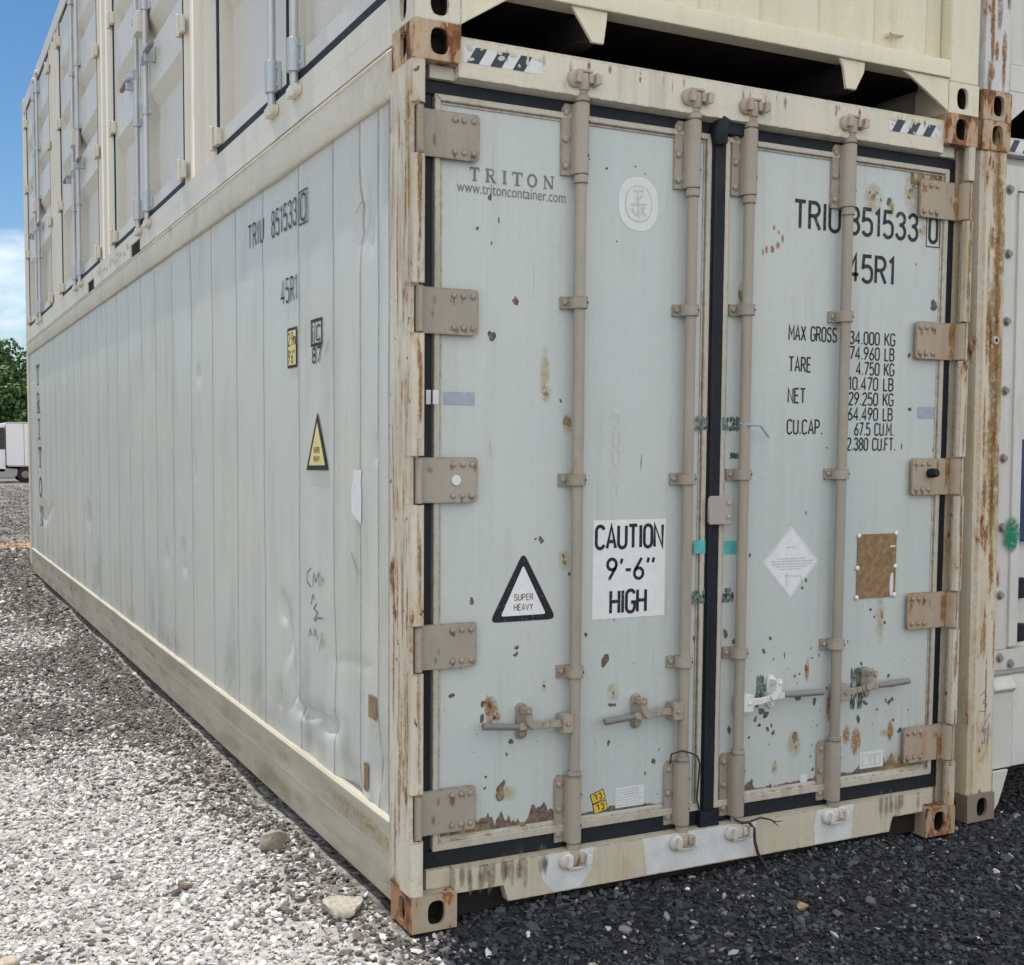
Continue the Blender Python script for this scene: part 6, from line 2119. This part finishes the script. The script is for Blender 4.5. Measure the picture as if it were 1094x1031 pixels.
# ==================================================================  far yard: truck and trees
tk = thing('box_truck', 'white box truck with dark cab window parked far behind, in front of the trees', 'truck', (2.873, 54.1, -0.02))
mb = MB()
mb.prism([(.10, .72), (5.6, .72), (5.6, 2.72), (.02, 2.72), (.02, .80)], 1, -1.1, 1.1)
bd = mb.build('cargo_box', 'truck', tk, bevel=.03)
mb = MB()
mb.prism([(-1.75, .45), (.0, .45), (.0, 2.66), (-1.05, 2.66), (-1.35, 2.45), (-1.72, 1.45)], 1, -1.0, 1.0)
cbt = mb.build('cab', 'truck', tk, bevel=.05)
mb = MB()
for s_ in (-1, 1):
    mb.prism([(-1.30, 1.50), (-.02, 1.50), (-.02, 2.48), (-1.0, 2.48)], 1, s_ * 1.002, s_ * 1.012)
mb.build('window', 'glass', cbt, smooth=0)
mb = MB()
mb.prism([(-1.42, 2.38), (-1.70, 1.50), (-1.72, 1.50), (-1.44, 2.39)], 1, -.9, .9)
mb.build('windscreen', 'glass', cbt, smooth=0)
mb = MB()
mb.box(.76, .79, -1.103, -1.1005, .74, 2.70)
mb.box(.02, 5.6, -1.104, -1.1005, 2.66, 2.715)
mb.box(.10, 5.6, -1.104, -1.1005, .72, .78)
mb.build('body_moulding', 'steel', bd)
mb = MB()
mb.box(-.2, 5.5, -.45, .45, .50, .72)
mb.build('chassis', 'under', tk)
mb = MB()
mb.prism([(-.62, .18), (.34, .18), (.50, .36), (.50, .62), (-.62, .70)], 1, -1.0, -.55)
mb.build('fuel_tank', 'steel', tk, bevel=.05)
for wx in (-1.05, .82, 4.1):
    for s_ in (-1, 1):
        mb = MB()
        mb.tube([(wx, s_ * 1.02, .36), (wx, s_ * .99, .36), (wx, s_ * .78, .36), (wx, s_ * .75, .36)], [.31, .36, .36, .31], 24)
        wh = mb.build('wheel', 'tyre', tk)
        mb = MB()
        mb.tube([(wx, s_ * 1.025, .36), (wx, s_ * 1.0, .36)], [.16, .20], 16)
        mb.build('rim', 'nside', wh)

leafm = attr_mat('foliage', rough=0.6, bump=0.0, scale=3.0, spec=0.25)
def tree(x, y, h, cr, tint, label, seed, nq=5200):
    rn = np.random.default_rng(seed)
    root = thing('tree', label, 'tree', (x, y, float(ground_z(x, y))), 'trees along the far edge of the yard')
    mb = MB()
    mb.tube([(0, 0, -.2), (.1, 0, h * .25), (0, .1, h * .5), (.1, 0, h * .85)], [.28, .22, .16, .04], 8)
    for k in range(8):
        a = rn.uniform(0, 6.28)
        z0 = h * rn.uniform(.25, .65)
        r_ = cr * rn.uniform(.5, .85)
        mb.tube([(0, 0, z0), (math.cos(a) * r_ * .5, math.sin(a) * r_ * .5, z0 + h * .08), (math.cos(a) * r_, math.sin(a) * r_, z0 + h * .16)], [.09, .06, .02], 6)
    mb.build('trunk', 'bark', root)
    nc = 46
    ca = rn.uniform(0, 2 * np.pi, nc)
    cz = rn.uniform(.16, .95, nc)
    prf = np.sin(np.pi * np.clip(cz, 0, 1) ** .8) ** .6
    cr_ = cr * prf * rn.uniform(.35, 1.0, nc)
    cc = np.stack([cr_ * np.cos(ca), cr_ * np.sin(ca), cz * h], 1)
    rad = cr * rn.uniform(.22, .42, nc)
    ctone = rn.uniform(.7, 1.35, nc)
    k = rn.integers(0, nc, nq)
    d = rn.normal(size=(nq, 3))
    d /= np.linalg.norm(d, axis=1)[:, None]
    p = cc[k] + d * (rad[k] * rn.uniform(.4, 1.05, nq) ** .6)[:, None] * np.array([1, 1, .75])
    nrm = d + rn.normal(size=(nq, 3)) * .7
    nrm /= np.linalg.norm(nrm, axis=1)[:, None]
    u = np.cross(nrm, rn.normal(size=(nq, 3)))
    u /= np.linalg.norm(u, axis=1)[:, None]
    v = np.cross(nrm, u)
    s = rn.uniform(.09, .22, nq)[:, None]
    V = np.stack([p - u * s, p - v * s * .6, p + u * s, p + v * s * .6], 1).reshape(-1, 3)
    F = np.arange(nq * 4).reshape(-1, 4)
    me = bpy.data.meshes.new('crown')
    me.from_pydata(V.tolist(), [], F.tolist())
    at = me.attributes.new('tone', 'FLOAT_COLOR', 'POINT')
    col = np.ones((nq, 4, 4), np.float32)
    col[..., :3] = (np.array(tint)[None] * (ctone[k] * rn.lognormal(0, .25, nq))[:, None])[:, None]
    at.data.foreach_set('color', col.ravel())
    me.materials.append(leafm)
    o = bpy.data.objects.new('crown', me)
    COL.objects.link(o)
    o.parent = root
for (p, h, cr, tint, lab, sdd) in (
        ((5.81, 80.0), 8.3, 2.3, (.058, .12, .030), 'bright green leafy tree nearest the container corner, behind the white truck', 4),
        ((4.51, 84.0), 9.6, 2.4, (.055, .11, .035), 'tall darker tree at the left edge of the yard, behind the bright green one', 9),
        ((6.19, 76.0), 6.6, 2.2, (.065, .13, .036), 'rounded mid-green tree low behind the truck roof by the container edge', 14),
        ((4.46, 76.0), 6.4, 2.3, (.055, .115, .038), 'low dark bushy tree right above the truck cab', 17),
        ((8.59, 84.0), 9.0, 3.0, (.065, .13, .036), 'tree mostly hidden behind the container stack', 19),
        ((1.17, 80.0), 9.0, 3.2, (.065, .13, .036), 'tree standing off beyond the left end of the truck', 23)):
    tree(p[0], p[1], h, cr, tint, lab, sdd)

# the wood closing the yard behind those trees, one leafy mass
rn = np.random.default_rng(60)
nq = 26000
wx = rn.uniform(-130, 70, nq)
base_h = 7.5 + 1.6 * np.sin(wx * .21) + 1.1 * np.sin(wx * .57 + 1) + .7 * np.sin(wx * 1.3)
wz = base_h * rn.uniform(0, 1, nq) ** .8
wy = 112 + 6 * np.sin(wx * .05) + rn.uniform(-4, 4, nq) - 3.0 * np.sqrt(np.clip(1 - (wz / base_h), 0, 1)) + 1.2 * np.sin(wx * .9 + wz)
p = np.stack([wx, wy, wz], 1)
d = rn.normal(size=(nq, 3))
d /= np.linalg.norm(d, axis=1)[:, None]
u = np.cross(d, rn.normal(size=(nq, 3)))
u /= np.linalg.norm(u, axis=1)[:, None]
v = np.cross(d, u)
s = rn.uniform(.25, .6, nq)[:, None]
V = np.stack([p - u * s, p - v * s * .6, p + u * s, p + v * s * .6], 1).reshape(-1, 3)
me = bpy.data.meshes.new('wood')
me.from_pydata(V.tolist(), [], np.arange(nq * 4).reshape(-1, 4).tolist())
at = me.attributes.new('tone', 'FLOAT_COLOR', 'POINT')
col = np.ones((nq, 4, 4), np.float32)
col[..., :3] = (np.array((.05, .10, .032))[None] * ((.75 + .5 * np.abs(np.sin(wx * .33))) * rn.lognormal(0, .25, nq))[:, None])[:, None]
at.data.foreach_set('color', col.ravel())
me.materials.append(leafm)
wood = bpy.data.objects.new('wood', me)
COL.objects.link(wood)
tag(wood, 'dark green wood closing the far side of the yard', 'wood', kind='stuff')
